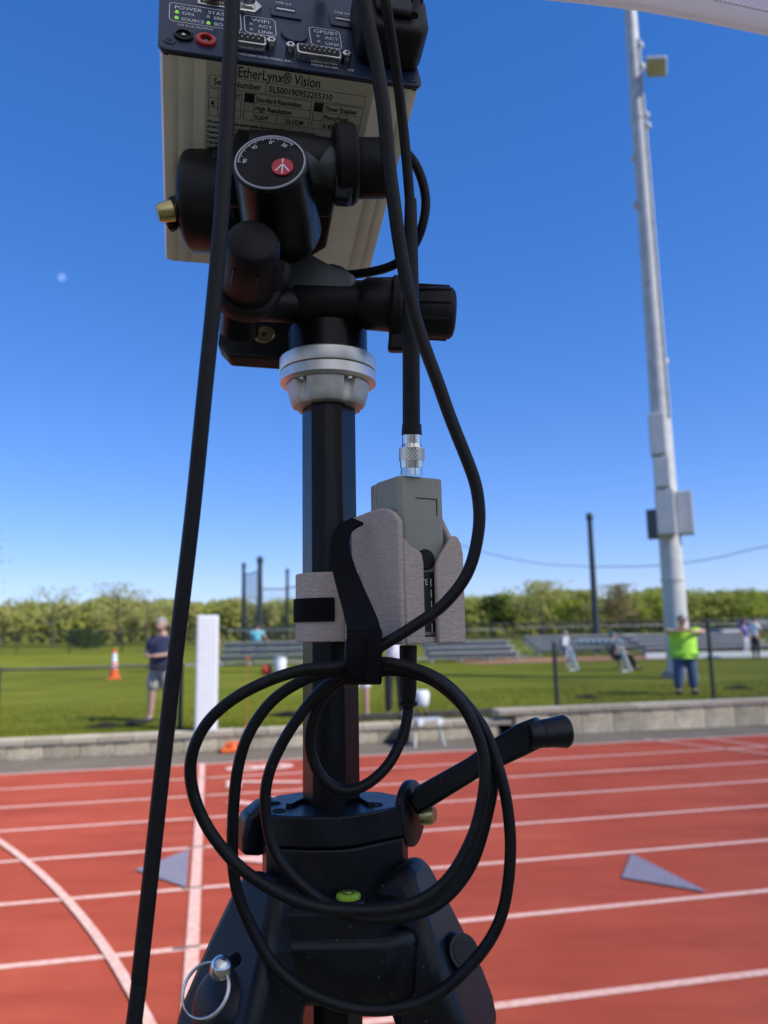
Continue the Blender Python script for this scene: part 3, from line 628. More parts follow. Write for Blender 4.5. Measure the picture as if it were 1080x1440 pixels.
# ------------------------------------------------------------------ hurdle
MT['hstripe'] = mat('dark_red_stripe', (.13, .05, .04), .5)
hl, hr_ = on(812, 944), on(889, 946); hx = (hr_ - hl); hw = hx.length; hx.normalize(); hy = V((-hx.y, hx.x, 0))
r_ = thing('hurdle', 'white track hurdle with striped top bar and slanted white legs', 'hurdle', (hl + hr_) / 2)
tl_, tr_ = hl + ZUP * .98, hr_ + ZUP * .98
bar = obj('crossbar', box(frame((tl_ + tr_) / 2 - hx * .12, hx, hy), hw * .86, .03, .13), MT['whitepaint'], r_, 0, .008)
for i in range(7): obj('stripe', box(frame(tl_ - hx * .12 + hx * hw * (.12 + .115 * i) - hy * .02, hx, hy), .05, .012, .118), MT['hstripe'], bar, 0)
for bp in (hl, hr_ - hx * .05):
    obj('leg', box(frame(bp + ZUP * .42 - hx * .14, (hx * .33 - ZUP * .94), hy), .82, .03, .11), MT['whitepaint'], r_, 0, .008)
    obj('upright', cyl(bp + ZUP * .04 - hx * .28, bp + ZUP * 1.0 - hx * .28, .018, .018, 10), MT['galv'], r_, 40)
    obj('foot', box(frame(bp + ZUP * .03 + hy * .3 - hx * .28, hy, hx), .75, .05, .05), MT['galv'], r_, 0, .01)
c = on(797, 940); r_ = thing('marker_sign', 'white striped marker board left of the hurdle', 'sign', c)
obj('upper_board', box(frame(c + ZUP * .98, V((.97, .1, -.22)), V((0, 1, 0))), .2, .03, .34), MT['whitepaint'], r_, 0, .02)
obj('lower_board', box(frame(c + ZUP * .58 + V((.1, 0, 0)), V((.97, .1, -.22)), V((0, 1, 0))), .2, .03, .4), MT['palebox'], r_, 0, .02)
obj('stake', cyl(c, c + ZUP * .9, .015, .015, 8), MT['galv'], r_)
# lounging chair
r_ = thing('folding_chair', 'dark folding camp chair behind the hurdle', 'chair', seat_c); m0 = M.Translation(seat_c) @ M.Rotation(R(-100), 4, 'Z')
obj('seat', box(m0 @ M.Translation((0, .12, .40)), .52, .5, .03), blackc, r_, 0, .01)
obj('backrest', box(m0 @ M.Translation((0, -.24, .68)) @ M.Rotation(R(22), 4, 'X'), .52, .03, .6), blackc, r_, 0, .01)
for sx in (-1, 1):
    for sy in (-1, 1): obj('leg', cyl(m0 @ V((.24 * sx, .12 + .22 * sy, .4)), m0 @ V((.26 * sx, .12 - .24 * sy, 0)), .012, .012, 8), MT['galvdark'], r_)

# ------------------------------------------------------------------ bleachers
MT['alu'] = mat('bleacher_aluminium', (.36, .365, .36), .5, .1, .12, 3)
def bleacher(label, c, w, rows, face=0.0, h0=.42, rise=.24):
    c = V(c); root = thing('bleacher', label, 'bleachers', c); m0 = M.Translation(c) @ M.Rotation(face, 4, 'Z')
    for i in range(rows):
        obj('seat_plank', box(m0 @ M.Translation((0, i * .62, h0 + i * rise)), w, .26, .05), MT['alu'], root, 0, .01)
        obj('foot_plank', box(m0 @ M.Translation((0, i * .62 + .3, h0 + i * rise - .2)), w, .3, .04), MT['alu'], root, 0, .01)
        obj('riser', box(m0 @ M.Translation((0, i * .62 + .16, h0 + i * rise - .09)), w, .02, .15), MT['alu'], root, 0)
    n = int(w / 2) + 1
    for k in range(n + 1):
        x = -w / 2 + .1 + (w - .2) * k / n
        obj('frame_leg', box(m0 @ M.Translation((x, (rows - 1) * .62 / 2, (h0 + rise * (rows - 1) / 2 - .3) / 1)) @ M.Rotation(math.atan2(rise, .62), 4, 'X'), .05, rows * .66, .06), MT['alu'], root, 0)
        for i in (0, rows - 1): obj('upright', box(m0 @ M.Translation((x, i * .62 + .1, (h0 + i * rise) / 2)), .05, .05, h0 + i * rise - .05), MT['alu'], root, 0)
    zr = h0 + rows * rise
    for z in (.3,): obj('guard_rail', cyl(m0 @ V((-w / 2, rows * .62, zr + z)), m0 @ V((w / 2, rows * .62, zr + z)), .014, .014, 8), MT['alu'], root)
    return root
bleacher('grey aluminium bleachers left of the tripod column, under the aqua shirt', on(372, 936), 4.0, 3, R(4), .46, .28)
bleacher('small grey aluminium bleachers right of the grey holder', on(668, 931), 4.2, 3, R(10), .42, .24)
bleacher('long grey bleachers behind the hurdle', on(838, 921), 6.5, 4, R(10), .4, .2)
bleacher('long grey bleachers behind the light pole at right', on(1000, 920), 7.5, 4, R(14), .4, .2)
c0, c1 = on(908, 927), on(1120, 924)
o = obj('barrier_board', box(frame((c0 + c1) / 2 + ZUP * .13, c1 - c0, ZUP.cross(c1 - c0)), (c1 - c0).length, .12, .26), MT['whitepaint'], None, 0, .03)
tag(o, 'long low white barrier board behind the light pole', 'barrier')
c = on(1032, 914); r_ = thing('equipment_cart', 'dark grey covered equipment cart at the far right', 'cart', c)
obj('cover', box(frame(c + ZUP * .75, (.97, .2, 0), (-.2, .97, 0)), 2.6, 1.4, 1.0), MT['galvdark'], r_, 0, .3, 4)
obj('hood', box(frame(c + ZUP * 1.35 + V((1.2, 0, 0)), (.97, .2, 0), (-.2, .97, 0)), 1.5, 1.2, .7), MT['galvdark'], r_, 0, .2, 3)
for sx in (-1, 1):
    for sy in (-.6, .6): obj('wheel', cyl(c + V((.9 * sx, sy - .05, .28)), c + V((.9 * sx, sy + .05, .28)), .28, .28, 20), MT['rubber'], r_)

# ------------------------------------------------------------------ net poles, sagging net cable, cage net
MT['netpole'] = mat('dark_green_pole', (.035, .045, .05), .5, .2, .1, 3)
def npole(x, y0, dist, r, lab):
    d = P(x, 880, 1); b = V((d.x, d.y, 0)) * (dist / d.y); b.z = FZ; q = P(x, y0, 1) - V((0, 0, H)); z = H + q.z / q.y * dist
    root = thing('net_pole', lab, 'pole', b, None); obj('shaft', rod(b, V((b.x, b.y, z)), [(0, r), (1, r * .75)], 12), MT['netpole'], root)
    obj('pulley', ball((b.x, b.y, z), r * 1.1, r * 1.1, r * 1.4, 10, 6), MT['netpole'], root, 60); return V((b.x, b.y, z))
q1 = npole(342, 795, 52, .15, 'dark net pole, left one of the pair above the aqua shirt')
q2 = npole(365, 788, 50, .21, 'thickest dark net pole directly above the aqua shirt')
q3 = npole(404, 803, 52, .13, 'dark net pole just left of the tripod column')
q4 = npole(838, 727, 44, .2, 'lone tall dark net pole behind the hurdle')
q5 = npole(1290, 730, 44, .2, 'net pole beyond the right edge'); q6 = npole(600, 728, 44, .2, 'net pole hidden behind the grey holder')
def netspan(lab, a, b, ztop, zbot, sag, cell, r, nm='barrier_net'):
    g = Geo(); n = max(4, int((b - a).length / cell))
    def tp(t): p = a.lerp(b, t); return V((p.x, p.y, ztop[0] + (ztop[1] - ztop[0]) * t - sag * 4 * t * (1 - t)))
    tube([tp(i / 24) for i in range(25)], r * 3.5, 6, g)
    for i in range(n + 1): p = tp(i / n); cyl(p, V((p.x, p.y, zbot)), r, r, 4, g)
    m = int((min(ztop) - sag - zbot) / cell)
    for j in range(m):
        z = zbot + j * cell; cyl(V((a.x, a.y, z)), V((b.x, b.y, z)), r, r, 4, g)
    o = obj(nm, g, MT['netpole'], None, 60); tag(o, lab, 'net')
z780 = H + (P(700, 778, 1).z - H) / P(700, 778, 1).y * 44; zl = H + (P(838, 798, 1).z - H) / P(838, 798, 1).y * 44; zr_ = H + (P(1080, 768, 1).z - H) / P(1080, 768, 1).y * 44
def cable_thing(lab, pts, r): o = obj('net_cable', tube(spline(pts, 8), r, 8), MT['netpole'], None, 60); tag(o, lab, 'cable')
d_ = lambda x, y: P(x, y, 1)
def at44(x, y): q = P(x, y, 1) - V((0, 0, H)); return V((0, 0, H)) + q * (44 / q.y)
cable_thing('thin sagging net cable left of the lone net pole', [at44(600, 752), at44(690, 779), at44(765, 793), at44(838, 797)], .02)
cable_thing('thin sagging net cable right of the lone net pole', [at44(838, 797), at44(930, 795), at44(1010, 784), at44(1080, 768), at44(1290, 735)], .026)
netspan('hazy dark throwing cage net between the left net poles', V((q1.x, q1.y, 0)), V((q2.x, q2.y, 0)), (q1.z - .6, q2.z - .6), FZ + .1, .1, .16, .012)
netspan('lower hazy net between the thick pole and the tripod column', V((q2.x, q2.y, 0)), V((q3.x + 1.5, q3.y, 0)), (4.6, 5.1), FZ + .1, .2, .2, .012)

# ------------------------------------------------------------------ small things by the wall
c = on(375, 950); o = obj('red_ball_bag', ball(c + ZUP * .18, .2, .18, .18, 18, 12), mat('red_fabric', (.62, .06, .03), .7, 0, .2, 8, .4, 30), None, 60); tag(o, 'round red bag on the grass left of the tripod column', 'bag')
c = on(394, 950); r_ = thing('water_cooler', 'white water cooler with pale yellow base beside the red bag', 'cooler', c)
obj('tank', lathe(M.Translation(c), [(.14, .2), (.5, .22), (.56, .2)], 24), MT['whitepaint'], r_, 40); obj('base', lathe(M.Translation(c), [(0, .2), (.14, .21)], 24), mat('pale_yellow_plastic', (.65, .62, .2), .5), r_, 40)
obj('lid', lathe(M.Translation(c), [(.56, .22), (.62, .2), (.64, .05)], 24), MT['palebox'], r_, 40); obj('tap', cyl(c + V((0, -.2, .2)), c + V((0, -.28, .2)), .02, .02, 10), MT['redplug'], r_)
MT['rust'] = mat('faded_orange_fibreglass', (.45, .14, .06), .6, 0, .2, 20)
c = on(346, 1024); r_ = thing('marker_stake', 'thin orange stake behind the low wall', 'stake', c); zt_ = H + (P(344, 922, 1).z - H) / P(344, 922, 1).y * c.y
obj('rod', cyl(c, V((c.x, c.y, zt_)), .009, .008, 10), MT['rust'], r_); obj('flag', box(frame(V((c.x + .03, c.y, zt_ - .04)), (1, 0, 0), (0, 1, 0)), .05, .012, .05), MT['rust'], r_)
obj('foot', lathe(M.Translation(c), [(0, .05), (.03, .035), (.05, .012)], 16), MT['rust'], r_)
c = G(328, 1057); r_ = thing('field_cone', 'flat orange base piece on the asphalt below the white post', 'cone', c)
obj('base', box(frame(c + ZUP * .03, AX, NX), .38, .26, .06), MT['orange'], r_, 0, .02); obj('bar', rcyl(c + V((-.12, 0, .1)), c + V((.16, .03, .11)), .04, .015, 16), MT['orange'], r_)
obj('stub', lathe(M.Translation(c), [(.05, .07), (.13, .04)], 16), MT['orange'], r_)
# folding stool
c = G(602, 1049); r_ = thing('folding_stool', 'small pale folding stool on the asphalt right of the column', 'stool', c); zs = .40
obj('seat', box(frame(c + ZUP * zs, AX, NX), .44, .3, .03), MT['palebox'], r_, 0, .01)
for sx in (-1, 1):
    for sy in (-1, 1): obj('leg', cyl(c + AX * .17 * sx + NX * .1 * sy + ZUP * zs, c + AX * .24 * sx - NX * .14 * sy, .013, .013, 8), MT['palebox'], r_)
    k2 = c + AX * .15 * sx - NX * .16 + ZUP * (zs - .02); obj('knob', cyl(k2, k2 - NX * .03, .055, .05, 18), MT['whitepaint'], r_)
c = on(593, 1008); r_ = thing('white_bucket', 'round white bucket on a tan stand behind the folding stool', 'bucket', c)
obj('bucket', lathe(M.Translation(c), [(.18, .1), (.22, .13), (.38, .145), (.44, .12)], 20), MT['whitepaint'], r_, 40)
for sx in (-.08, .08): obj('leg', cyl(c + V((sx, 0, .2)), c + V((sx * 1.4, 0, -.02)), .016, .016, 8), tan, r_)
c = G(558, 1044); g = Geo(); prism(frame(c, (1, 0, 0), ZUP), [(-.24, 0), (.2, 0), (.22, .2), (.1, .3), (-.06, .2)], -.14, .14, g)
o = obj('duffel_bag', g, blackc, None, 40, .05, 3); tag(o, 'dark slumped bag against the wall left of the stool', 'bag')

# ------------------------------------------------------------------ the moon, with the daylight sky in front of it
g = ball(V((0, 0, H)) + (P(87, 390, 1) - V((0, 0, H))) * 3000, 15, 15, 15, 24, 14)
mm_ = bpy.data.materials.new('daytime_moon'); mm_.use_nodes = True; t = mm_.node_tree; t.nodes.clear()
a1, d1, t1, o1 = (t.nodes.new(n) for n in ('ShaderNodeAddShader', 'ShaderNodeBsdfDiffuse', 'ShaderNodeBsdfTransparent', 'ShaderNodeOutputMaterial'))
d1.inputs[0].default_value = (.13, .13, .13, 1); t.links.new(d1.outputs[0], a1.inputs[0]); t.links.new(t1.outputs[0], a1.inputs[1]); t.links.new(a1.outputs[0], o1.inputs[0])
o = obj('moon', g, mm_, None, 60); tag(o, 'small pale daytime moon in the blue sky at left', 'moon')

# ================================================================== FOREGROUND
# ------------------------------------------------------------------ finish camera (box on top)
BO = V((-0.04722, 0.40864, 0.32935 + H)); BR = V((0.96748, 0.25210, 0.02060)); BF = V((-0.22750, 0.90287, -0.36478)); BU = V((-0.11056, 0.34823, 0.93087))
def B(u, w_, l=0.0): return BO + BR * (u * .001) + BU * (w_ * .001) + BF * (l * .001)      # millimetres
def PF(u, w_, l=-.3): return frame(B(u, w_, l), BR, BU)                              # on the back panel, facing the viewer
def UF(u, l, w_=-.5): return frame(B(u, w_, l), BR, -BF)                             # on the underside, facing down
bx = thing('finish_camera', 'cream and navy finish line camera box mounted on the tripod head', 'camera', B(0, 0, 75))
half = 77.5; HT = 88
def groove(c): return [(c - 1.0, 0), (c - .5, .28), (c + .5, .28), (c + 1.0, 0)]
prof_ = [(-half, 6), (-half + 1.5, 1.5), (-half + 6, 0)]
for c in (-71.5 + 4, -58.5, 58.5, 67.5): prof_ += groove(c)
prof_ += [(half - 6, 0), (half - 1.5, 1.5), (half, 6), (half, HT - 5), (half - 5, HT), (-half + 5, HT), (-half, HT - 5)]
g = Geo(); n = len(prof_)
vs = [B(u, w_, 3.5) for u, w_ in prof_] + [B(u, w_, 155) for u, w_ in prof_]
g.add(vs, [tuple(reversed(range(n))), tuple(range(n, 2 * n))] + [(i, (i + 1) % n, n + (i + 1) % n, n + i) for i in range(n)])
obj('body', g, MT['cream'], bx, 30)
def rrect(u0, u1, w0, w1, r, k=5):
    out = []
    for cx, cy, a in ((u1 - r, w1 - r, 0), (u0 + r, w1 - r, 90), (u0 + r, w0 + r, 180), (u1 - r, w0 + r, 270)):
        for i in range(k + 1): t = R(a + 90 * i / k); out.append((cx + r * math.cos(t), cy + r * math.sin(t)))
    return out
MB = frame(B(0, 0, 0), BR, BU) @ M.Scale(.001, 4)                                    # panel space in mm, z towards the viewer
pan = obj('back_panel', prism(MB, rrect(-half - .8, half + .8, -.6, HT + 1, 5), -2.6, 0), MT['panel'], bx, 40, .0008)
obj('gasket', prism(MB, rrect(-half + .5, half - .5, .4, HT - .5, 4), -4.2, -2.5), MT['dark'], bx, 40)
def front(name, poly, z0, z1, mt, par=pan, bev=0, sm=40): return obj(name, prism(MB, poly, z0, z1), MT[mt], par, sm, bev)
def circ(cx, cy, r, n=28): return [(cx + r * math.cos(6.28319 * i / n), cy + r * math.sin(6.28319 * i / n)) for i in range(n)]
for u, w_ in ((-72, 8), (72.3, 5.5), (-72, 80), (72, 80)):
    s_ = front('corner_screw', circ(u, w_, 3.6), -.1, .5, 'panel', pan, .0002); front('hex_socket', circ(u, w_, 1.8, 6), .5, .62, 'dark', s_)
# white outlines and lettering (flat print)
g = Geo()
def outline(u0, u1, w0, w1, r=3.0, t=.45):
    a, b = rrect(u0, u1, w0, w1, r), rrect(u0 + t, u1 - t, w0 + t, w1 - t, r - t); n = len(a)
    g.add([MB @ V((x, y, .25)) for x, y in a + b], [(i, (i + 1) % n, n + (i + 1) % n, n + i) for i in range(n)])
outline(-72.5, -30.5, 28.2, 48.2); outline(-28.8, -9.6, 28.2, 47.2); outline(11, 30.6, 25.6, 46)
def pt_(s, u, w_, size, sx=1.0): text(s, size * .001, PF(u, w_), g, 'LEFT', sx)
pt_('POWER', -69.5, 42.0, 5.0, .92); pt_('ON', -65.2, 36.8, 4.4); pt_('SOURCE', -65.6, 30.5, 4.4, .80); pt_('STATUS', -50, 42.0, 5.0, .86); pt_('ERROR', -46.8, 36.8, 4.4, .86); pt_('BOOT', -46.8, 30.5, 4.4, .9)
pt_('12V 0.1A OUTPUT', -68, 24.4, 3.1, .84); pt_('WIFI', -24.2, 41.5, 5.0, 1.1); pt_('ACT', -20.5, 36, 4.4); pt_('LINK', -20.8, 30, 4.4)
pt_('GPS/BT', 13.8, 40.2, 5.0); pt_('ACT', 20.4, 34.6, 4.4); pt_('LINK', 20.2, 28.4, 4.4); pt_('USB 2.0', -8.5, 66.8, 3.2); pt_('USB 2.0', 29.5, 66.8, 3.2)
pt_('LYNX SYSTEM DEVELOPERS, INC.', -39.5, 3.6, 3.0, .86); pt_('MADE IN USA', 9.5, 3.8, 3.0, .9); pt_('CE', 31.5, 3.8, 3.0, 1.1)
obj('panel_lettering', g, MT['white'], pan, 0)['kind'] = 'stuff'
for u, w_, k_ in ((-68, 38.6, 'ledg'), (-68.2, 32.4, 'ledg'), (-50, 38.6, 'led'), (-49.9, 32.0, 'ledg'), (-24.6, 38.0, 'led'), (-24.8, 32.2, 'led'), (16.2, 36.4, 'led'), (16.2, 30.4, 'led')):
    c0_ = B(u, w_, .2); obj('indicator_light', ball(c0_, .0013, .0013, .0013, 14, 10), MT[k_], pan, 60)
def ringpart(name, u, w_, ro, ri, z1, mt, n=32, par=pan): return obj(name, lathe(MB @ M.Translation((u, w_, 0)), [(-.1, ro), (z1 * .8, ro), (z1, ro - .6), (z1, ri), (.1, ri)], n), MT[mt], par, 40)
j_ = ringpart('power_socket', -64.2, 14.6, 5.6, 4.1, 1.6, 'blackgloss'); front('socket_hole', circ(-64.2, 14.6, 4.1), -.05, .15, 'dark', j_); front('pin', circ(-64.2, 14.6, 1.0), .1, 1.2, 'chrome', j_)
j_ = ringpart('power_socket', -51.6, 12.8, 5.8, 3.4, 2.2, 'redplug'); front('socket_hole', circ(-51.6, 12.8, 3.4), -.05, .3, 'dark', j_); front('pin', circ(-51.6, 11.0, .9), .3, 1.6, 'chrome', j_)
e_ = front('network_port', rrect(-56, -38, 51.5, 68, 1), -.05, .5, 'chrome', pan, .0002); front('port_opening', rrect(-54.4, -39.6, 53, 66.4, .6), .5, .65, 'dark', e_)
for i in range(8): front('contact', rrect(-52.6 + i * 1.6, -51.9 + i * 1.6, 54, 56.5, .1), .65, .8, 'brass', e_)
bn = obj('coaxial_connector', lathe(MB @ M.Translation((-26.4, 56, 0)), [(-.1, 7.2), (1.5, 7.2), (2, 6), (2.2, 5.2), (4, 5.4), (4.4, 4.8), (7, 4.8), (7.4, 5.2), (11, 5.2), (11.2, 3.6), (9, 3.6)], 32), MT['chrome'], pan, 30)
obj('hex_nut', lathe(MB @ M.Translation((-26.4, 56, 0)), [(-.05, 9), (2.4, 9), (2.8, 8.2)], 6), MT['chrome'], bn, 20)
for u in (-2.5, 35):
    e_ = front('usb_port', rrect(u - 9.5, u + 9.5, 51, 63.5, .8), -.05, 1.0, 'panel', pan, .0003); front('slot', rrect(u - 6.6, u + 6.6, 56.8, 62, .4), 1.0, 1.1, 'dark', e_); front('tongue', rrect(u - 5.8, u + 5.8, 57.6, 59.2, .2), 1.1, 1.6, 'white', e_)
front('blank_plug', circ(1.2, 33.5, 8.2), -.05, 1.4, 'panel', pan, .0006)
def dsub(u, w_, hw, npin, span):
    poly = rrect(u - hw, u + hw, w_ - 5.0, w_ + 5.0, 2.4); s_ = front('serial_connector', poly, -.05, 5.5, 'chrome', pan, .0006)
    front('insert', rrect(u - hw + 1, u + hw - 1, w_ - 4, w_ + 4, 1.8), 5.5, 5.62, 'dark', s_)
    for i in range(npin):
        row = i % 2; x = u - hw + 3 + (2 * hw - 6) * i / (npin - 1)
        obj('pin', lathe(MB @ M.Translation((x, w_ + (1.5 if row == 0 else -1.5), 5.6)), [(0, .62), (.9, .62), (1.3, .3)], 8), MT['chrome'], s_, 40)
    for sx in (-1, 1):
        h_ = obj('jack_screw', lathe(MB @ M.Translation((u + sx * span / 2, w_ + 1.2, 0)), [(-.05, 2.9), (5.6, 2.9), (6.2, 2.4), (6.2, 1.3), (4, 1.3)], 6), MT['chrome'], s_, 20)
dsub(-26.5, 13.4, 9.3, 9, 25); dsub(14.1, 11.6, 13.4, 15, 34)
# moulded plug on the right of the panel with a stubby aerial
pg_ = obj('power_plug', prism(MB, [(38, 16), (44, 11), (73, 11), (79, 18), (81, 46), (74, 62), (60, 70), (44, 70), (38, 60)], 0, 26), MT['blackmatte'], bx, 40, .005, 3)
obj('plug_boss', prism(MB, rrect(46, 70, 20, 58, 6), 26, 31), MT['blackmatte'], pg_, 40, .002)
p0, p1 = P(583, 22, .42), P(592, -40, .43); obj('aerial', rod(p0, p1, [(0, .0022), (.35, .0022), (.36, .0036), (.8, .0036), (1, .0028)], 14), MT['rubber'], pg_, 40)
# label on the underside
lab = obj('specification_label', prism(frame(B(0, 0, 0), BR, -BF) @ M.Scale(.001, 4), [(-51.5, -3.4), (49, -3.4), (49, -66), (-51.5, -66)], .05, .25), MT['label'], bx, 0)
g = Geo()
def lt(s, u, l, size, sx=.78): text(s, size * .001, UF(u, l, -.32), g, 'LEFT', sx, .00011)
def ln(u0, l0, u1, l1, t=.28):
    if abs(u1 - u0) > abs(l1 - l0): q = [(u0, l0 - t / 2), (u1, l1 - t / 2), (u1, l1 + t / 2), (u0, l0 + t / 2)]
    else: q = [(u0 - t / 2, l0), (u0 + t / 2, l0), (u1 + t / 2, l1), (u1 - t / 2, l1)]
    g.add([B(u, -.34, l) for u, l in q], [(0, 1, 2, 3)])
def rect(u0, u1, l0, l1): ln(u0, l0, u1, l0); ln(u0, l1, u1, l1); ln(u0, l0, u0, l1); ln(u1, l0, u1, l1)
lt('EtherLynx\u00ae Vision', -33.5, 10.4, 9.0, .72)
rect(-49.5, 44.8, 11.6, 18.6); ln(-16.5, 11.6, -16.5, 18.6); lt('Serial Number', -47, 17.0, 5.6, .84); lt('5L500190952255310', -14.6, 17.2, 5.6, .82)
for u0, u1, um in ((-49.5, -30.2, -44), (-28.4, 12.2, -22.6), (14, 44.8, 19.6)):
    rect(u0, u1, 19.6, 37)
    for l in (25.4, 31.2): ln(u0, l, u1, l)
    ln(um, 19.6, um, 37)
for u0, u1, l0, l1 in ((-28.2, -22.8, 19.8, 25.2), (14.2, 19.4, 19.8, 25.2)): g.add([B(u, -.36, l) for u, l in ((u0, l0), (u1, l0), (u1, l1), (u0, l1))], [(0, 1, 2, 3)])
ln(-8, 31.2, -8, 37); ln(-3, 31.2, -3, 37)
lt('5L500 ET', -43, 24.2, 4.0); lt('5L600', -43, 30.0, 4.0); lt('5L700', -43, 35.8, 4.0); lt('4', -48.3, 30.8, 5.6); lt('Standard Resolution', -21.6, 24.2, 4.4); lt('High Resolution', -21.6, 30, 4.4); lt('5L6VF', -21.6, 35.8, 4.2); lt('5L1/DM', -2, 35.8, 4.2)
lt('Timer Enabled', 20.8, 24.2, 4.4); lt('PhotoFinish', 20.8, 30, 4.4); lt('5L4EVF', 20.8, 35.8, 4.2)
fine = ['No user serviceable parts inside. See the operating manual before use.', 'Avoid exposure to direct sunlight and water. Do not open the housing.', 'Operating temperature and humidity as stated in the supplied manual.', 'Tested to comply with the limits for a class A digital device.', 'This device may not cause harmful interference to other units.', 'Operation is subject to the following two conditions of use.', 'Made in USA']
for i, s in enumerate(fine): lt(s, -50, 41.6 + i * 3.6, 2.5, .95)
obj('label_printing', g, MT['ink'], lab, 0)['kind'] = 'stuff'

# ------------------------------------------------------------------ tripod
AXP = P(464, 900, .50); AXX, AXY = AXP.x, AXP.y
def Az(y, d): return P(464, y, d).z
def colz(y):                                    # height on the column axis that shows at a photo row
    lo, hi = .5, 3
    for _ in range(40):
        mid = (lo + hi) / 2; q = V((AXX, AXY, mid - H)); yy = 720 - FPX * q.dot(CU) / q.dot(CF)
        if yy > y: lo = mid
        else: hi = mid
    return lo
def Cm(z=0): return M.Translation((AXX, AXY, z))
tp = thing('tripod', 'heavy black tripod with a faceted centre column and crank handle', 'tripod', (AXX, AXY, 0))
s_ = .0182 / 39
half_p = [(-39, 6), (-21.5, -31)] + [(-21.5 + 43 * i / 8, -31 - 6 * math.sin(math.pi * i / 8)) for i in range(1, 8)] + [(21.5, -31), (39, 6)]
cp = [(x * s_, y * s_) for x, y in half_p] + [(30 * s_, 22 * s_), (12 * s_, 36 * s_), (-12 * s_, 36 * s_), (-30 * s_, 22 * s_)]
obj('centre_column', prism(Cm(), cp, Az(1560, .5), colz(545)), MT['blackgloss'], tp, 25, .0006)
# silver top collar
def rz(y, px): z = colz(y); q = V((AXX, AXY, z - H)); return (z, px * q.dot(CF) / FPX)
z1, r1 = rz(516, 67); z2, _ = rz(527, 67); z3, _ = rz(544, 67); z4, r4 = rz(571, 56); z0 = rz(507, 67)[0]
col_ = obj('top_plate', lathe(Cm(), [(z2 + .0004, r1), (z2 + .0012, r1 + .0004), (z0 - .001, r1 + .0004), (z0, r1 - .0006)], 64), MT['silver'], tp, 30)
obj('collar_ring', lathe(Cm(), [(z3, r1 - .002), (z3 + .0015, r1), (z2 - .0008, r1 + .0002), (z2, r1 - .0006)], 64), MT['silver'], tp, 30)
g = Geo(); N, K = 96, 6; vs = []; fs = []
for k in range(K + 1):
    f = k / K; z = z3 + (z4 - .002 - z3) * f
    for i in range(N):
        t = 2 * math.pi * i / N; ph = (t + R(90)) / R(72); c_ = abs(((ph + .5) % 1) - .5)       # 0 at a lug centre
        lug = 1 if c_ < .405 else 0
        r = (r4 - .001 + (.0025 - .004 * f)) if lug else r4 * .85
        if f > .85: r -= .0012
        vs.append((AXX + r * math.cos(t), AXY + r * math.sin(t), z))
for k in range(K):
    for i in range(N): j = (i + 1) % N; fs.append((k * N + i, k * N + j, (k + 1) * N + j, (k + 1) * N + i))
fs += [tuple(range(N)), tuple(K * N + i for i in range(N))]
obj('collar_casting', g.add(vs, fs), MT['cast'], tp, 35, .0008)
for i in range(5):
    t = R(-90 + 36 + 72 * i); c_ = V((AXX + r1 * .80 * math.cos(t), AXY + r1 * .80 * math.sin(t), z3)); obj('set_screw', cyl(c_ - ZUP * .0016, c_ + ZUP * .001, .0024, .0024, 10), MT['chrome'], tp)
# upper shoulder block
zt_top, zseam, zlow = Az(1139, .465), Az(1184, .462), Az(1300, .462)
plan = [(-.0415, .012), (-.0410, -.012), (-.0365, -.026), (-.029, -.0325), (-.012, -.0365), (.006, -.0365), (.018, -.033), (.044, -.013), (.0475, -.004), (.047, .016), (.030, .032), (.010, .036), (-.022, .036), (-.038, .026)]
obj('shoulder_cap', prism(Cm(), plan, zseam + .0006, zt_top), MT['tripod'], tp, 30, .0014, 3)
obj('shoulder_block', prism(Cm(), [(x * 1.004, y * 1.004) for x, y in plan], zlow, zseam - .0002), MT['tripod'], tp, 30, .0012)
for x, y, a in ((-.0225, -.004, 70), (.0225, -.004, -70)): obj('column_key', box(Cm(zt_top + .001) @ M.Translation((x, y, 0)) @ M.Rotation(R(a - 90 if a > 0 else a + 90), 4, 'Z'), .004, .017, .003), MT['tripod'], tp, 0, .0005)
for x, y in ((-.030, -.020), (.0285, -.0085)):
    c_ = V((AXX + x, AXY + y, zt_top + .0003)); sc_ = obj('screw_hole', lathe(M.Translation(c_), [(-.003, .0036), (.0002, .0042), (.0004, .0034), (-.002, .0030)], 20), MT['dark'], tp)
# left lock knob
p0, p1 = P(388, 1160, .49), P(362, 1160, .485); kx = (p1 - p0).normalized()
obj('lock_knob', prism(frame(p0, kx, ZUP), [(0, -.014), (.012, -.0165), (.022, -.016), (.0235, -.006), (.0225, .006), (.012, .015), (0, .016)], -.010, .010), MT['tripod'], tp, 40, .003, 3)
# crank disc, handle and grip
hx_ = V((.91, -.40, .03)).normalized()
dc = P(577, 1143, .489)
obj('crank_disc', rod(dc - hx_ * .0032, dc + hx_ * .0032, [(0, .0185), (.15, .0198), (.5, .0202), (.85, .0198), (1, .018)], 40), MT['tripod'], tp, 40)
obj('crank_screw', rod(dc + hx_ * .002 + V((.006, 0, -.001)), dc + hx_ * .010 + V((.006, 0, -.001)), [(0, .0065), (.7, .006), (1, .0045)], 20), MT['brass'], tp)
ha, hb_ = P(588, 1124, .484), P(748, 1032, .462); hd2 = (hb_ - ha).normalized(); L_ = (hb_ - ha).length
toc = (V((0, 0, H)) - ha).normalized(); m_h = frame(ha, hd2, None, toc)
obj('crank_arm', prism(m_h, [(-.004, -.0082), (L_ * .55, -.0066), (L_ * .9, -.0088), (L_ + .004, -.0094), (L_ + .008, -.002), (L_ + .008, .0072), (L_ - .004, .0090), (L_ * .8, .0088), (L_ * .5, .0066), (.004, .0072), (-.004, .002)], -.006, .006), MT['tripod'], tp, 30, .0025, 3)
ga, gb = P(742, 1034, .458), P(797, 1028, .465)
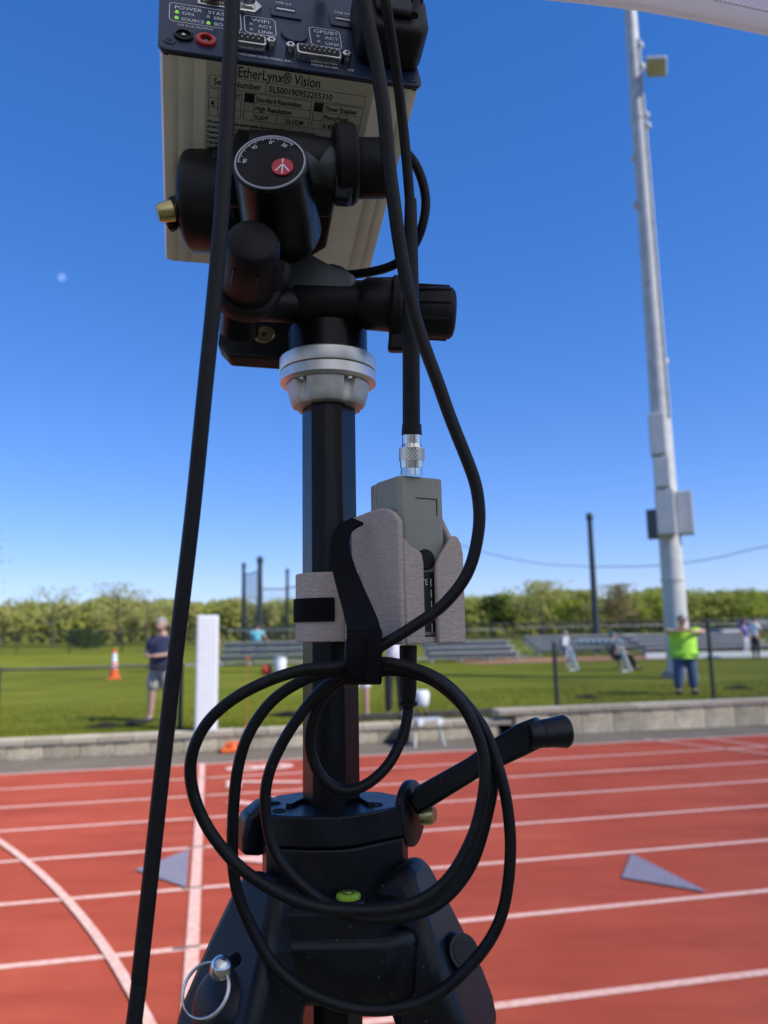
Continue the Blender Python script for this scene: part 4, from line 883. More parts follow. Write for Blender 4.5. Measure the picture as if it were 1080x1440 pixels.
obj('crank_grip', rod(ga, gb, [(0, .0076), (.08, .0084), (.30, .0082), (.33, .0078), (.36, .0082), (.6, .0086), (.93, .0098), (1, .0088)], 36), MT['tripod'], tp, 25)
# shelf with bubble level
zs_ = Az(1270, .4334)
obj('level_shelf', prism(Cm(), [(-.030, -.030), (-.026, -.0532), (.030, -.0532), (.036, -.048), (.052, -.022), (.052, 0), (-.03, 0)], zs_ - .03, zs_), MT['tripod'], tp, 30, .004, 3)
bc = P(490, 1266, .4334); bc.z = zs_
hou = obj('level_housing', lathe(M.Translation(bc), [(-.001, .0105), (.0022, .0098), (.003, .0088), (.003, .0074), (-.001, .0074)], 36), MT['tripod'], tp, 40)
vial = obj('bubble_level', lathe(M.Translation(bc), [(0, .0072), (.0044, .0070), (.0052, .0060), (.0054, .0010)], 32), MT['green'], hou, 40)
obj('level_ring', torus(M.Translation(bc + ZUP * .0056), .0032, .00022, 28, 6), MT['ink'], vial)
obj('bubble', ball(bc + V((.0005, 0, .0052)), .0019, .0019, .0006, 14, 8), mat('pale_green_bubble', (.35, .5, .12), .1, coat=1), vial, 60)
# front apron
za0, za1 = Az(1388, .442), Az(1300, .440)
obj('front_apron', prism(Cm(), [(-.046, -.010), (-.046, -.046), (-.038, -.0555), (.040, -.0555), (.052, -.046), (.053, -.010)], za0, za1), MT['tripod'], tp, 30, .008, 4)
obj('core_casting', lathe(Cm(), [(za0 - .004, .034), (za0 + .01, .046), (zlow, .046)], 36), MT['tripod'], tp, 30)
# legs
def leg(az, ring=False, hole=False):
    av = V((math.cos(R(az)), math.sin(R(az)), 0)); tv = V((-av.y, av.x, 0)); sp = R(25)
    piv = V((AXX, AXY, Az(1262, .47))) + av * .045; dn = (av * math.sin(sp) - ZUP * math.cos(sp)); on_ = (av * math.cos(sp) + ZUP * math.sin(sp))
    mf = frame(piv, tv, dn)                                                       # x tangent, y down the leg, z = tv x dn
    sgn = 1 if mf.col[2].xyz.dot(on_) > 0 else -1
    W = .0325
    c_ = obj('leg_casting', prism(mf, [(-W * .62, -.010), (-W * .40, -.019), (W * .40, -.019), (W * .62, -.010), (W * .84, .022), (W, .058), (W * .92, .074), (W * .62, .086), (-W * .62, .086), (-W * .92, .074), (-W, .058), (-W * .84, .022)], -.020, .020), MT['tripod'], tp, 30, .007, 4)
    face = piv + on_ * .0205
    bo = face + dn * .048
    if not hole: obj('boss', rod(bo - on_ * .004, bo + on_ * .006, [(0, .021), (.5, .0175), (.9, .013), (1, .010)], 32), MT['tripod'], c_, 50)
    if ring:
        k0 = P(311, 1362, .385)
        obj('pin_head', ball(k0, .0056, .0056, .0062, 20, 14), MT['chrome'], c_, 60)
        obj('pin_shaft', cyl(k0, k0 + V((.004, .016, -.002)), .0035, .0035, 14), MT['tripod'], c_)
        rc = P(290, 1393, .380); mr = frame(rc, (P(310, 1372, .383) - rc), None, (V((0, 0, H)) - rc).normalized() + V((-.55, .0, .15)))
        obj('split_ring', torus(mr, .0122, .00062, 48, 8), MT['chrome'], c_, 60); obj('split_ring', torus(mr @ M.Translation((0, 0, .0012)), .0121, .00062, 48, 8), MT['chrome'], c_, 60)
    if hole:
        hc2 = face + dn * .036 + on_ * .007 - tv * .008; q = ((V((0, 0, H)) - hc2).normalized() * .75 + on_ * .65).normalized()
        obj('pin_boss', rod(hc2 - q * .016, hc2, [(0, .014), (.75, .0105), (1, .0095)], 28), MT['tripod'], c_, 40)
        obj('pin_hole', rod(hc2 - q * .002, hc2 + q * .0004, [(0, .0072), (1, .0072)], 24), MT['dark'], c_, 40)
    e = piv + dn * .08; Lt = (e.z - .02) / math.cos(sp)
    obj('upper_tube', cyl(e - dn * .02, e + dn * Lt * .42, .0165, .0165, 28), MT['blackgloss'], tp)
    lk = e + dn * Lt * .42; lo_ = obj('leg_lock', rcyl(lk - dn * .03, lk + dn * .025, .022, .004), MT['black'], tp)
    obj('lower_tube', cyl(lk, e + dn * Lt * .97, .0135, .0135, 24), MT['blackgloss'], tp)
    obj('foot', rod(e + dn * Lt * .955, e + dn * Lt, [(0, .016), (.6, .018), (1, .012)], 24), MT['rubber'], tp)
leg(226, ring=True); leg(341, hole=True); leg(104)

# ------------------------------------------------------------------ three way head
hd = thing('pan_head', 'black three way pan head with round angle dial and red emblem', 'tripod head', (AXX, AXY, z0))
zb0 = z0; zb1, rb1 = rz(462, 55)
obj('pan_base', lathe(Cm(), [(zb0, rb1), (zb1 - .003, rb1), (zb1, rb1 - .003)], 48), MT['blackgloss'], hd, 40)
obj('pan_body', lathe(Cm(), [(zb1 - .002, rb1 * .86), (rz(405, 40)[0], rb1 * .8), (rz(385, 40)[0], rb1 * .55)], 40), MT['black'], hd, 40)
def px_rod(a, b, prof, mt, par=hd, name='part', n=40, sm=40, bev=0):
    p0, p1 = P(*a), P(*b); d = (a[2] + b[2]) / 2; return obj(name, rod(p0, p1, [(t, pxm(r, d)) for t, r in prof], n), MT[mt], par, sm, bev)
# horizontal pan lock barrel on the right
px_rod((408, 424, .515), (514, 424, .515), [(0, 26), (.08, 30), (.7, 29), (1, 29)], 'blackmatte', name='lock_barrel')
px_rod((505, 427, .512), (560, 429, .512), [(0, 30), (.2, 36), (.9, 38), (1, 36)], 'black', name='lock_cup')
px_rod((549, 432, .51), (566, 433, .51), [(0, 40), (.2, 44), (.8, 44), (1, 40)], 'blackmatte', name='lock_lever_ring')
obj('lever_tab', prism(frame(P(566, 478, .508), CR, CU), [(-.010, -.008), (.006, -.008), (.008, .006), (.004, .014), (-.008, .012)], -.006, .006), MT['blackmatte'], hd, 40, .0025)
px_rod((562, 438, .512), (640, 441, .512), [(0, 30), (.3, 35), (.82, 37), (.93, 35), (.98, 30), (1, 24)], 'rubber', name='pan_knob')
for k in range(10):
    t = 2 * math.pi * k / 10; a0_, a1_ = P(585, 438, .512), P(630, 440.5, .512); ex_ = (a1_ - a0_).normalized(); fy = axframe(a0_, ex_); off = (fy.col[0].xyz * math.cos(t) + fy.col[1].xyz * math.sin(t)) * pxm(36.2, .512)
    obj('grip_rib', cyl(a0_ + off, a1_ + off, .0012, .0012, 8), MT['rubber'], hd)
# link casting
m_l = frame(P(440, 385, .515), CR, CU); K1 = .515 / FPX
obj('link_casting', prism(m_l, [(x * K1, y * K1) for x, y in [(-62, -50), (60, -42), (62, -8), (30, 4), (-2, 22), (-42, 22), (-60, 4)]], -.014, .012), MT['gun'], hd, 40, .004, 3)
# tilt drum across, platform under the box
px_rod((264, 281, .515), (440, 292, .515), [(0, 62), (.025, 68), (.06, 71), (.45, 71), (.5, 52), (1, 50)], 'black', name='tilt_drum', n=56)
px_rod((262, 281, .514), (285, 282, .514), [(0, 40), (.5, 56), (1, 58)], 'blackgloss', name='drum_cover', n=48)
obj('platform', prism(frame(B(-8, -7, 74), BR, BF), [(-.038, -.018), (.040, -.018), (.044, -.010), (.044, .046), (.030, .060), (-.030, .060), (-.042, .046), (-.042, -.01)], -.006, .006), MT['blackmatte'], hd, 40, .002)
px_rod((352, 222, .47), (470, 232, .475), [(0, 36), (.5, 38), (1, 34)], 'black', name='tilt_housing', n=40)
obj('housing_top', prism(frame(P(400, 236, .485), BR, BU), [(-.040, -.03), (.030, -.03), (.032, .012), (-.030, .016)], -.012, .014), MT['black'], hd, 40, .004, 3)
# right knob
px_rod((430, 238, .470), (476, 238, .472), [(0, 32), (.4, 26), (.75, 33), (1, 30)], 'gun', name='knob_neck')
px_rod((470, 232, .468), (500, 232, .470), [(0, 50), (.12, 54), (.85, 54), (1, 50)], 'rubber', name='knob_flange', n=48)
obj('flange_tab', prism(frame(P(482, 276, .462), CR, CU), [(-.006, -.004), (.004, -.005), (.007, .004), (.006, .012), (-.004, .012)], -.006, .006), MT['rubber'], hd, 40, .002)
px_rod((498, 237, .470), (546, 237, .472), [(0, 38), (.1, 40), (.85, 40), (.97, 37), (1, 32)], 'rubber', name='side_knob', n=48)
# dial cylinder
D0 = P(380, 229, .432); D1 = D0 + V((-.004, .97, -.24)).normalized() * .058; dax = (D1 - D0).normalized(); DL = (D1 - D0).length; dr = pxm(53, .432)
dial = obj('dial_barrel', rod(D0, D1, [(0, dr - .0012), (.02, dr), (.55, dr * 1.1), (.9, dr * 1.16), (1, dr * 1.05)], 64), MT['blackgloss'], hd, 40)
MT['dialring'] = mat('blue_grey_dial_ring', (.20, .22, .26), .4, .3)
dm = frame(D0 - dax * .0002, CR, None, -dax)
g = Geo()
def ringband(r0, r1, a0, a1, n=64, z=.0009):
    vs = []
    for i in range(n + 1):
        t = R(a0 + (a1 - a0) * i / n); vs += [dm @ V((r0 * math.cos(t), r0 * math.sin(t), z)), dm @ V((r1 * math.cos(t), r1 * math.sin(t), z))]
    g.add(vs, [(2 * i, 2 * i + 1, 2 * i + 3, 2 * i + 2) for i in range(n)])
ringband(dr * .895, dr * .955, 0, 360, 96, .0005)
obj('dial_ring', g, MT['dialring'], dial, 0); g = Geo()
ringband(dr * .905, dr * .918, 0, 360, 96)
ringband(dr * .835, dr * .85, 45, 182)
for i in range(28):
    a = 47 + i * 5; ringband(dr * (.76 if i % 3 == 0 else .80), dr * .84, a - .6, a + .6, 1, .001)
for s, a in (('90', 176), ('45', 128), ('0°', 85), ('30', 55)):
    t = R(a); c_ = V((dr * .66 * math.cos(t), dr * .66 * math.sin(t), .001)); text(s, .0034, dm @ M.Translation(c_) @ M.Rotation(t - R(90), 4, 'Z') @ M.Translation((-.0025, -.001, 0)), g)
obj('dial_scale', g, MT['white'], dial, 0)['kind'] = 'stuff'
ec = dm @ M.Translation((dr * .34, -dr * .18, 0)); er = dr * .285
em = obj('emblem', lathe(ec, [(0, er), (.0009, er), (.0009, .0001)], 40), MT['red'], dial, 30)
g = Geo()
for x0, y0, x1, y1, t_ in ((0, .95, 0, .45, .13), (0, .3, 0, -.9, .13), (0, .28, -.62, -.55, .14), (0, .28, .62, -.55, .14)):
    d2 = V((x1 - x0, y1 - y0, 0)).normalized(); s2 = V((-d2.y, d2.x, 0)) * t_ / 2
    g.add([ec @ V(((p.x) * er, (p.y) * er, .0011)) for p in (V((x0, y0, 0)) + s2, V((x0, y0, 0)) - s2, V((x1, y1, 0)) - s2, V((x1, y1, 0)) + s2)], [(0, 1, 2, 3)])
obj('emblem_mark', g, MT['white'], em, 0)['kind'] = 'stuff'
# side lock knob pointing at the viewer, lower left
K0, K1_ = P(357, 337, .425), P(347, 402, .468)
obj('lock_knob_cap', rod(K0, K1_, [(0, pxm(29, .425)), (.04, pxm(35, .425)), (.1, pxm(38.5, .425)), (.5, pxm(40, .44)), (1, pxm(40, .46))], 48), MT['rubber'], hd, 40)
kf = (K1_ - K0).normalized()
for k in range(7):
    t = 2 * math.pi * k / 7; fy = axframe(K0, kf); off = (fy.col[0].xyz * math.cos(t) + fy.col[1].xyz * math.sin(t)) * pxm(38.2, .44)
    obj('grip_rib', cyl(K0.lerp(K1_, .25) + off, K0.lerp(K1_, .95) + off, .0011, .0011, 8), MT['rubber'], hd)
fl0, fl1 = P(347, 398, .466), P(344, 412, .476)
obj('knob_flange', rod(fl0, fl1, [(0, pxm(47, .47)), (.3, pxm(50, .47)), (1, pxm(48, .47))], 48), MT['blackmatte'], hd, 40)
obj('flange_ear', prism(frame(P(392, 395, .476), CR, CU), [(-.016, -.012), (-.004, -.013), (.006, -.004), (.008, .008), (.002, .016), (-.012, .016)], -.007, .007), MT['blackmatte'], hd, 40, .003)
obj('barrel_link', rcyl(P(345, 425, .49), P(420, 430, .515), pxm(25, .5), .003), MT['black'], hd)
px_rod((341, 405, .468), (336, 466, .488), [(0, 32), (.3, 28), (1, 27.5)], 'blackgloss', name='tilt_lock_barrel', n=48)
px_rod((341, 427, .476), (340.5, 430, .477), [(0, 29), (1, 29)], 'gun', name='barrel_band', n=48)
px_rod((300, 372, .49), (318, 376, .49), [(0, 14), (.3, 22), (1, 24)], 'rubber', name='barrel_end', n=32)
# rear plate with brass insert
m_p = frame(P(375, 480, .575), CR, (CU + CF * .5)); kp = .575 / FPX
rp_ = obj('rear_plate', prism(m_p, [(x * kp, y * kp) for x, y in [(-64, 55), (-65, -16), (-48, -36), (70, -46), (72, 55)]], -.006, .008), MT['blackmatte'], hd, 40, .002)
nrm_ = m_p.col[2].xyz; ci = m_p @ V(((374 - 375) * kp, -1 * kp, 0))
ci = ci + nrm_ * .0082 if nrm_.dot(CF) < 0 else ci - nrm_ * .0062
if nrm_.dot(CF) > 0: nrm_ = -nrm_
ins = obj('brass_insert', rod(ci - nrm_ * .004, ci + nrm_ * .001, [(0, pxm(15, .57)), (.8, pxm(15, .57)), (1, pxm(13.5, .57))], 32), MT['brass'], rp_, 40)
obj('insert_slot', rod(ci, ci + nrm_ * .0014, [(0, pxm(3.5, .57)), (1, pxm(3.5, .57))], 6), MT['dark'], ins, 0)
# brass thumb screw at left
px_rod((262, 292, .50), (236, 298, .495), [(0, 8), (1, 8)], 'brass', name='screw_shaft', n=20)
px_rod((246, 296, .494), (221, 300, .490), [(0, 12), (.15, 15), (.7, 14), (1, 11)], 'brass', name='thumb_screw', n=24)
obj('screw_wing', prism(frame(P(243, 300, .50), CR, CU), [(x * .46e-3, y * .46e-3) for x, y in [(-6, 22), (8, 26), (20, 18), (22, 4), (8, -4), (6, -20), (-4, -26), (-10, -14)]], -.005, .003), MT['blackmatte'], hd, 40, .002)

# ------------------------------------------------------------------ wireless transmitter in its printed cradle
E1, E2 = V((.86, .51, 0)), V((-.51, .86, 0))    # along the front face, and backwards along the left face
def Cpt(x, y, d): return P(x, y, d)
hc0 = P(563, 880, .430)
def Hm(z): return frame((hc0.x, hc0.y, z), E1, E2)
def zfr(y, x=563, d=.43): return P(x, y, d).z
zb_, zt0 = zfr(907), zfr(737)
WF, WL = .0455, .0575
cr = thing('transmitter_cradle', 'grey 3D printed cradle clamped to the tripod column', 'holder', (hc0.x, hc0.y, zb_))
def vface(o, ex, poly, th, name, bev=.0012):    # poly: (x along ex, z world) upright plate with thickness
    m = frame((o.x, o.y, 0), ex, ZUP); return obj(name, prism(m, poly, -th / 2, th / 2), MT['print'], cr, 40, bev)
o0 = V((hc0.x, hc0.y, 0))
zl_top = P(500, 724, .475).z
vface(o0 + E1 * .0018, E2, [(.0, zb_), (WL, zb_), (WL, zl_top), (.034, zl_top + .0012), (.020, zl_top + .0012), (.013, zl_top - .0002), (.007, zl_top - .003), (.003, zl_top - .006), (0, zl_top - .0095)], .0036, 'left_wall')
zA, zB, zC, zD = zfr(752), zfr(762, 575, .433), zfr(776, 596, .438), zfr(792, 600, .44)
vface(o0 + E2 * .0018, E1, [(.0037, zb_), (.0170, zb_), (.0170, zD), (.0160, zC), (.0125, zC + .002), (.0080, zB - .001), (.0037, zA)], .0036, 'front_lip')
vface(o0 + E2 * .0018, E1, [(.0255, zb_), (WF, zb_), (WF, zfr(778, 652, .455)), (WF - .0012, zfr(764, 651, .455)), (WF - .0035, zfr(754, 648, .455)), (WF - .0065, zfr(751, 642, .453)), (WF - .0095, zfr(757, 634, .45)), (.0315, zfr(772, 624, .448)), (.0280, zfr(783, 618, .445)), (.0260, zfr(793, 615, .445)), (.0255, zfr(806, 614, .445))], .0036, 'front_lip')
vface(o0 + E1 * (WF - .0018), E2, [(.0037, zb_), (WL, zb_), (WL, zl_top - .001), (.02, zl_top - .002), (.0037, zfr(775, 652, .455))], .0036, 'right_wall')
vface(o0 + E2 * (WL - .0018), E1, [(.0037, zb_), (WF - .0037, zb_), (WF - .0037, zl_top - .002), (.0037, zl_top - .002)], .0036, 'back_wall')
obj('floor', prism(Hm(0), [(.0037, .0037), (.0255, .0037), (WF - .0037, .0037), (WF - .0037, WL - .004), (.0037, WL - .004)], zb_ + .001, zb_ + .004), MT['print'], cr, 0)
# clamp band round the column
zc0, zc1 = P(455, 903, .478).z, P(455, 803, .478).z
g = Geo(); ri, ro = .0192, .0222; N = 40; vs = []
for i in range(N + 1):
    t = R(-20 - 290 * i / N)
    for r in (ri, ro):
        for z in (zc0, zc1): vs.append((AXX + r * math.cos(t), AXY + r * math.sin(t), z))
fs = []
for i in range(N):
    a = i * 4; b_ = a + 4; fs += [(a, b_, b_ + 1, a + 1), (a + 2, a + 3, b_ + 3, b_ + 2), (a, a + 2, b_ + 2, b_), (a + 1, b_ + 1, b_ + 3, a + 3)]
fs += [(0, 1, 3, 2), (N * 4, N * 4 + 2, N * 4 + 3, N * 4 + 1)]
bd = obj('clamp_band', g.add(vs, fs), MT['print'], cr, 40, .0008)
# web joining band and cradle
wa, wb = V((AXX + .012, AXY - .0195, 0)), o0 + E2 * (WL - .012)
vface(wa, (wb - wa).normalized(), [(0, zc0), ((wb - wa).length, zc0), ((wb - wa).length, zc1), (0, zc1)], .0040, 'band_web')
# black strap over the band
zs0, zs1 = P(445, 874, .477).z, P(445, 840, .477).z
g = Geo(); vs = []; N = 30
for i in range(N + 1):
    t = R(-78 - 170 * i / N)
    for r in (.0224, .0236):
        for z in (zs0, zs1): vs.append((AXX + r * math.cos(t), AXY + r * math.sin(t), z))
fs = []
for i in range(N):
    a = i * 4; b_ = a + 4; fs += [(a, b_, b_ + 1, a + 1), (a + 2, a + 3, b_ + 3, b_ + 2), (a, a + 2, b_ + 2, b_), (a + 1, b_ + 1, b_ + 3, a + 3)]
fs += [(0, 1, 3, 2), (N * 4, N * 4 + 2, N * 4 + 3, N * 4 + 1)]
obj('band_strap', g.add(vs, fs), MT['velcro'], cr, 40)
# transmitter
tc0 = V((hc0.x, hc0.y, 0)) + E1 * .0056 + E2 * .0062; WX, WY = .0312, .0372; tz1 = P(570, 664, .445).z; tz0 = zb_ + .0045
tx = thing('radio_transmitter', 'grey handheld radio transmitter box sitting in the printed cradle', 'transmitter', (tc0.x, tc0.y, tz0))
tm = frame((tc0.x, tc0.y, 0), E1, E2)
obj('case_front', prism(tm, [(.0, .004), (.0028, 0), (WX - .002, 0), (WX, .002), (WX, WY - .0085), (0, WY - .0085)], tz0, tz1), MT['tx'], tx, 30, .0018, 3)
obj('case_back', prism(tm, [(0.0001, WY - .0080), (WX - .0001, WY - .0080), (WX - .001, WY), (.001, WY)], tz0, tz1 - .0004), MT['tx'], tx, 30, .0015, 3)
def tface(u, z, out=.0003): return V((tc0.x, tc0.y, 0)) + E1 * u + ZUP * z - E2 * out
mf_ = frame(tface(0, 0), E1, ZUP)
zw0, zw1 = P(610, 722, .45).z, P(605, 697, .45).z
g = Geo()
for q in ([(.0105, zw1), (.0258, zw1), (.0258, zw1 - .0005), (.0105, zw1 - .0005)], [(.0253, zw1), (.0258, zw1), (.0258, zw0), (.0253, zw0)]): prism(mf_, q, -.0002, .0001, g)
obj('hatch_outline', g, MT['dark'], tx, 0)['kind'] = 'stuff'
bz = P(608, 786, .448).z
obj('push_button', rod(tface(.0165, bz, -.002), tface(.0165, bz, .0018), [(0, .0062), (.7, .0062), (1, .0054)], 28), MT['rubber'], tx, 40)
pz0, pz1 = P(605, 888, .445).z, P(605, 803, .445).z
lb_ = obj('front_label', prism(mf_, [(.004, pz0), (.0275, pz0), (.0275, pz1), (.004, pz1)], 0, .0003), MT['ink'], tx, 0)
g = Geo(); tzz = P(604, 822, .446).z
text('REMOTE', .0048, frame(tface(.0172, tzz, .0008), E1, ZUP), g, 'RIGHT', .8)
for i in range(5): prism(mf_, [(.0190, pz1 - .004 - i * .0065), (.0195, pz1 - .004 - i * .0065), (.0195, pz1 - .0085 - i * .0065), (.0190, pz1 - .0085 - i * .0065)], .0006, .0008, g)
obj('label_lettering', g, MT['white'], lb_, 0)['kind'] = 'stuff'
# antenna with its nickel connector
an = thing('whip_antenna', 'black rubber whip antenna with nickel screw connector on the transmitter', 'antenna', P(578, 662, .458))
A0, A1, A2 = P(579, 664, .458), P(578.5, 606, .458), P(577.5, 280, .458)
def seg(y0, y1, r0, r1, mt, nm, n=32): return obj(nm, rod(P(579, y0, .458), P(579, y1, .458), [(0, pxm(r0, .458)), (.5, pxm((r0 + r1) / 2, .458)), (1, pxm(r1, .458))], n), MT[mt], an, 40)
seg(668, 658, 16, 15, 'chrome', 'connector_base'); seg(658, 649, 16.5, 16.5, 'chrome', 'connector_skirt')
kn = seg(649, 630, 17.6, 17.6, 'chrome', 'knurled_nut')
g = Geo(); a_, b_2 = P(579, 648, .458), P(579, 631, .458); ax_ = (b_2 - a_); fy = axframe(a_, ax_)
for s in (1, -1):
    for k in range(30):
        pts = []
        for i in range(5):
            t = 2 * math.pi * k / 30 + s * i * .16; pts.append(a_ + ax_ * (i / 4) + (fy.col[0].xyz * math.cos(t) + fy.col[1].xyz * math.sin(t)) * pxm(17.7, .458))
        tube(pts, .00016, 4, g)
obj('knurling', g, MT['chrome'], kn, 0)['kind'] = 'stuff'
seg(630, 624, 15, 13.5, 'chrome', 'connector_neck'); seg(624, 611, 13.5, 13.5, 'chrome', 'connector_sleeve'); seg(612, 597, 14.5, 13.6, 'rubber', 'ferrule')
obj('lower_sleeve', rod(P(578.5, 600, .458), A2, [(0, pxm(12.4, .458)), (.5, pxm(12, .458)), (.985, pxm(8.5, .458)), (1, pxm(7.8, .458))], 28), MT['rubber'], an, 40)
obj('upper_whip', tube(spline([P(577.5, 300, .458), P(573, 240, .455), P(566, 170, .45), P(556, 90, .44), P(545, 20, .43), P(535, -40, .425), P(520, -120, .42)], 8), lambda t: pxm(7.2, .45), 16), MT['rubber'], an, 60)

# ------------------------------------------------------------------ cables
def wob(p): return p + V((noise.noise(p * 28), noise.noise(p * 28 + V((7, 3, 1))), noise.noise(p * 28 + V((2, 9, 5))))) * .0011
def cpath(rows): return [wob(p) for p in spline([P(*q) for q in rows], 10)]
A_rows = [(497, -60, .412), (512, 0, .412), (528, 90, .414), (543, 200, .416), (555, 300, .418), (568, 385, .420), (590, 470, .421), (622, 560, .420), (653, 640, .418), (670, 695, .416), (673, 748, .414), (658, 805, .412), (622, 852, .410), (578, 884, .408), (545, 904, .407), (512, 924, .405)]
L1 = [(480, 936, .402), (420, 944, .400), (352, 968, .398), (298, 1008, .397), (272, 1058, .396), (272, 1112, .395), (298, 1172, .393), (348, 1228, .392), (420, 1268, .392), (497, 1282, .393), (570, 1274, .395), (628, 1240, .398), (664, 1180, .402), (680, 1110, .406), (676, 1048, .410), (648, 988, .413), (600, 948, .415), (548, 932, .416), (512, 934, .417)]
L2 = [(470, 942, .415), (425, 958, .413), (378, 990, .411), (345, 1045, .409), (330, 1120, .408), (328, 1215, .407), (345, 1290, .405), (388, 1360, .402), (450, 1404, .400), (528, 1421, .399), (608, 1402, .400), (668, 1350, .402), (705, 1280, .405), (718, 1200, .408), (712, 1130, .412), (697, 1070, .416), (672, 1012, .420), (622, 958, .423), (560, 934, .425), (515, 940, .425)]
L3 = [(478, 950, .423), (445, 978, .422), (402, 1035, .420), (378, 1090, .418), (375, 1150, .416), (393, 1208, .412), (440, 1258, .408), (500, 1290, .405), (560, 1290, .406), (618, 1268, .410), (664, 1214, .414), (686, 1140, .418), (690, 1085, .421), (665, 1012, .425), (610, 958, .430), (555, 943, .432), (520, 946, .432)]
L4 = [(490, 950, .430), (462, 970, .428), (442, 1005, .427), (435, 1050, .427), (450, 1090, .428), (480, 1112, .429), (513, 1106, .432), (546, 1076, .438), (566, 1034, .446), (573, 995, .452)]
cb = thing('coiled_cable', 'long black cable hanging in loops from the strap below the transmitter', 'cable', P(512, 935, .415))
obj('jacket', tube(cpath(A_rows + L1 + L2 + L3 + L4), lambda t: .0031 if t > .16 else .0031 + .0010 * (1 - t / .16), 14), MT['cable'], cb, 60)
obj('strain_relief', rod(P(574, 908, .455), P(574, 996, .452), [(0, pxm(12.5, .453)), (.7, pxm(11.8, .453)), (.88, pxm(10, .453)), (.9, pxm(13, .453)), (.95, pxm(13, .453)), (.97, pxm(8.5, .453)), (1, pxm(8, .453))], 24), MT['rubber'], cb, 40)
ec_ = obj('cable_end', tube(spline([P(497, -60, .412), P(480, -120, .415), P(470, -150, .43), B(24, 84, -30), B(22, 80, -4)], 8), .0040, 14), MT['cable'], cb, 60)
lc = thing('data_cable', 'thick straight black cable hanging down at the left of the tripod', 'cable', (P(187, 1450, .36).x - .05, P(187, 1450, .36).y, 0))
bt = P(187, 1450, .365)
obj('jacket', tube(spline([B(-47, 60, -2), B(-47, 66, -45), P(332, -90, .40), P(327, 0, .395), P(322, 110, .392), P(313, 280, .388), P(301, 420, .385), P(287, 560, .382), P(272, 710, .380), P(258, 830, .378), P(244, 945, .376), P(228, 1085, .374), P(212, 1230, .371), P(197, 1365, .368), bt, V((bt.x - .02, bt.y - .01, bt.z - .2)), V((bt.x - .06, bt.y, .8)), V((bt.x - .05, bt.y + .03, .2)), V((bt.x - .2, bt.y + .1, .01)), V((bt.x - .8, bt.y + .05, .008))], 10), .0039, 14), MT['cableblue'], lc, 60)
bk = thing('link_cable', 'black cable looping behind the tripod head at the right', 'cable', P(600, 300, .54))
obj('jacket', tube(cpath([(540, 195, .53), (572, 215, .525), (590, 245, .525), (599, 285, .527), (592, 325, .53), (574, 355, .535), (545, 376, .54), (500, 386, .545), (455, 382, .55), (425, 368, .555)]), .0032, 14), MT['cable'], bk, 60)

# hook and loop strap that holds the coil
st = thing('hook_and_loop_strap', 'black hook and loop strap holding the cable coil to the cradle', 'strap', P(512, 930, .40))
pth = spline([P(503, 733, .466), P(485, 744, .458), P(478, 766, .450), P(483, 798, .440), P(493, 829, .430), P(505, 862, .414), P(513, 892, .398), P(513, 925, .391)], 6)
wd = [pxm(24 + 19 * min(1, max(0, i / (len(pth) * .6) - .25)), .43) for i in range(len(pth))]
obj('long_tail', ribbon(pth, wd, CR, .0018), MT['velcro'], st, 40)
g = Geo(); lp = [P(512, 898, .390), P(512, 925, .388), P(512, 952, .391), P(512, 958, .40), P(511, 960, .425), P(510, 952, .444), P(510, 925, .448), P(510, 895, .444), P(511, 886, .42), P(512, 888, .398)]
obj('cable_loop', ribbon(spline(lp, 5), pxm(48, .41), CR, .0020), MT['velcro'], st, 40)
obj('strap_end', ribbon(spline([P(528, 888, .388), P(527, 915, .386), P(524, 945, .388), P(521, 956, .389)], 4), pxm(20, .39), CR, .0016), MT['velcro'], st, 40)

# ------------------------------------------------------------------ pop-up canopy overhead
MT['fabric'] = mat('white_canopy_fabric', (.85, .84, .82), .8, 0, .05, 6, .5, 700)
t_ = MT['fabric'].node_tree; bs = t_.nodes['Principled BSDF']; out_ = t_.nodes['Material Output']
tl2 = t_.nodes.new('ShaderNodeBsdfTranslucent'); tl2.inputs[0].default_value = (.95, .90, .82, 1); mx = t_.nodes.new('ShaderNodeMixShader'); mx.inputs[0].default_value = .7
t_.links.new(bs.outputs[0], mx.inputs[1]); t_.links.new(tl2.outputs[0], mx.inputs[2]); t_.links.new(mx.outputs[0], out_.inputs[0])
ch = .545; q = P(1080, 45, 1) - V((0, 0, H)); e0 = V((0, 0, H)) + q * (ch / q.z); an0, nn0 = e0.dot(AX), e0.dot(NX)
zE = H + ch; a0, a1, n0, n1 = -1.45, 1.75, nn0, nn0 - 3.2
cn = thing('canopy_tent', 'white pop-up canopy whose front hem crosses the top right corner', 'tent', T((a0 + a1) / 2, (n0 + n1) / 2, 0))
HV = .26
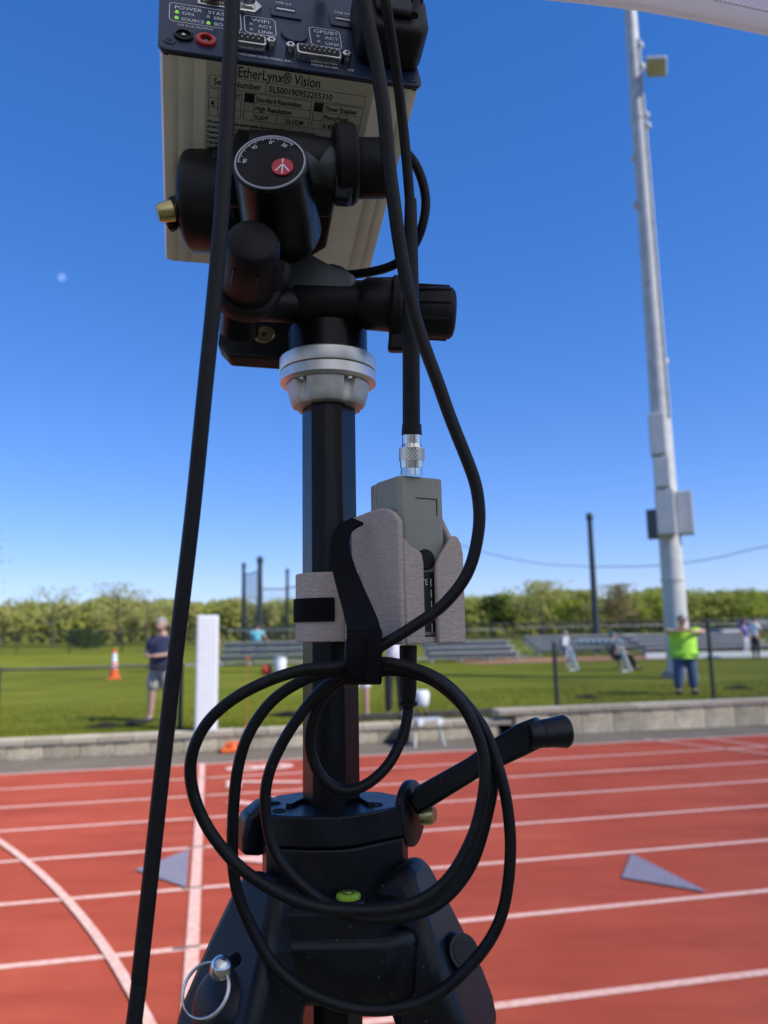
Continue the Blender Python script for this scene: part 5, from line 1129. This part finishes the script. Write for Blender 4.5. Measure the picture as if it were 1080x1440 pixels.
roof = Geo(); ap = T((a0 + a1) / 2, (n0 + n1) / 2, zE + HV + .75); cs = [T(a0, n0, zE + HV), T(a1, n0, zE + HV), T(a1, n1, zE + HV), T(a0, n1, zE + HV)]
obj('roof', roof.add(cs + [ap], [(0, 1, 4), (1, 2, 4), (2, 3, 4), (3, 0, 4)]), MT['fabric'], cn, 0)
for i, (p, q2) in enumerate(zip(cs, cs[1:] + cs[:1])):
    g = Geo(); N = 60; out = [NX, AX, -NX, -AX][i]; vs = []; fs = []
    rows = [(0, 0), (-HV * .5, .002), (-HV + .022, .003), (-HV + .0215, -.001), (-HV + .001, -.0015), (-HV, .002), (-HV + .001, .006), (-HV + .022, .0058)]
    for k in range(N + 1):
        f = k / N; b = p.lerp(q2, f); wv = .006 * math.sin(f * 41) * math.sin(f * 13 + 1)
        for dz, of in rows: vs.append(b + ZUP * dz + out * (of + wv * (-dz / HV)))
    m_ = len(rows)
    for k in range(N):
        for j in range(m_ - 1): fs.append((k * m_ + j, k * m_ + j + 1, (k + 1) * m_ + j + 1, (k + 1) * m_ + j))
    va = obj('valance', g.add(vs, fs), MT['fabric'], cn, 60)
    if i == 0:
        sg = Geo()
        for k in range(int((q2 - p).length / .0042)):
            b = p.lerp(q2, (k + .2) * .0042 / (q2 - p).length); f = (b - p).length / (q2 - p).length; wv = .006 * math.sin(f * 41) * math.sin(f * 13 + 1) * (1 - .02 / HV)
            c2 = b + ZUP * (-HV + .0195) + out * (-.0016 + wv); box(frame(c2, AX, NX), .0026, .0007, .0006, sg)
        so = obj('stitching', sg, mat('grey_thread', (.30, .28, .25), .9), va, 0); so['kind'] = 'stuff'
for a, n in ((a0 + .05, n0 - .05), (a1 - .05, n0 - .05), (a1 - .05, n1 + .05), (a0 + .05, n1 + .05)):
    obj('leg', box(frame(T(a, n, (zE + HV) / 2), AX, NX), .035, .035, zE + HV), MT['palebox'], cn, 0, .003); obj('foot_plate', box(frame(T(a, n, .006), AX, NX), .1, .1, .01), MT['galv'], cn, 0)
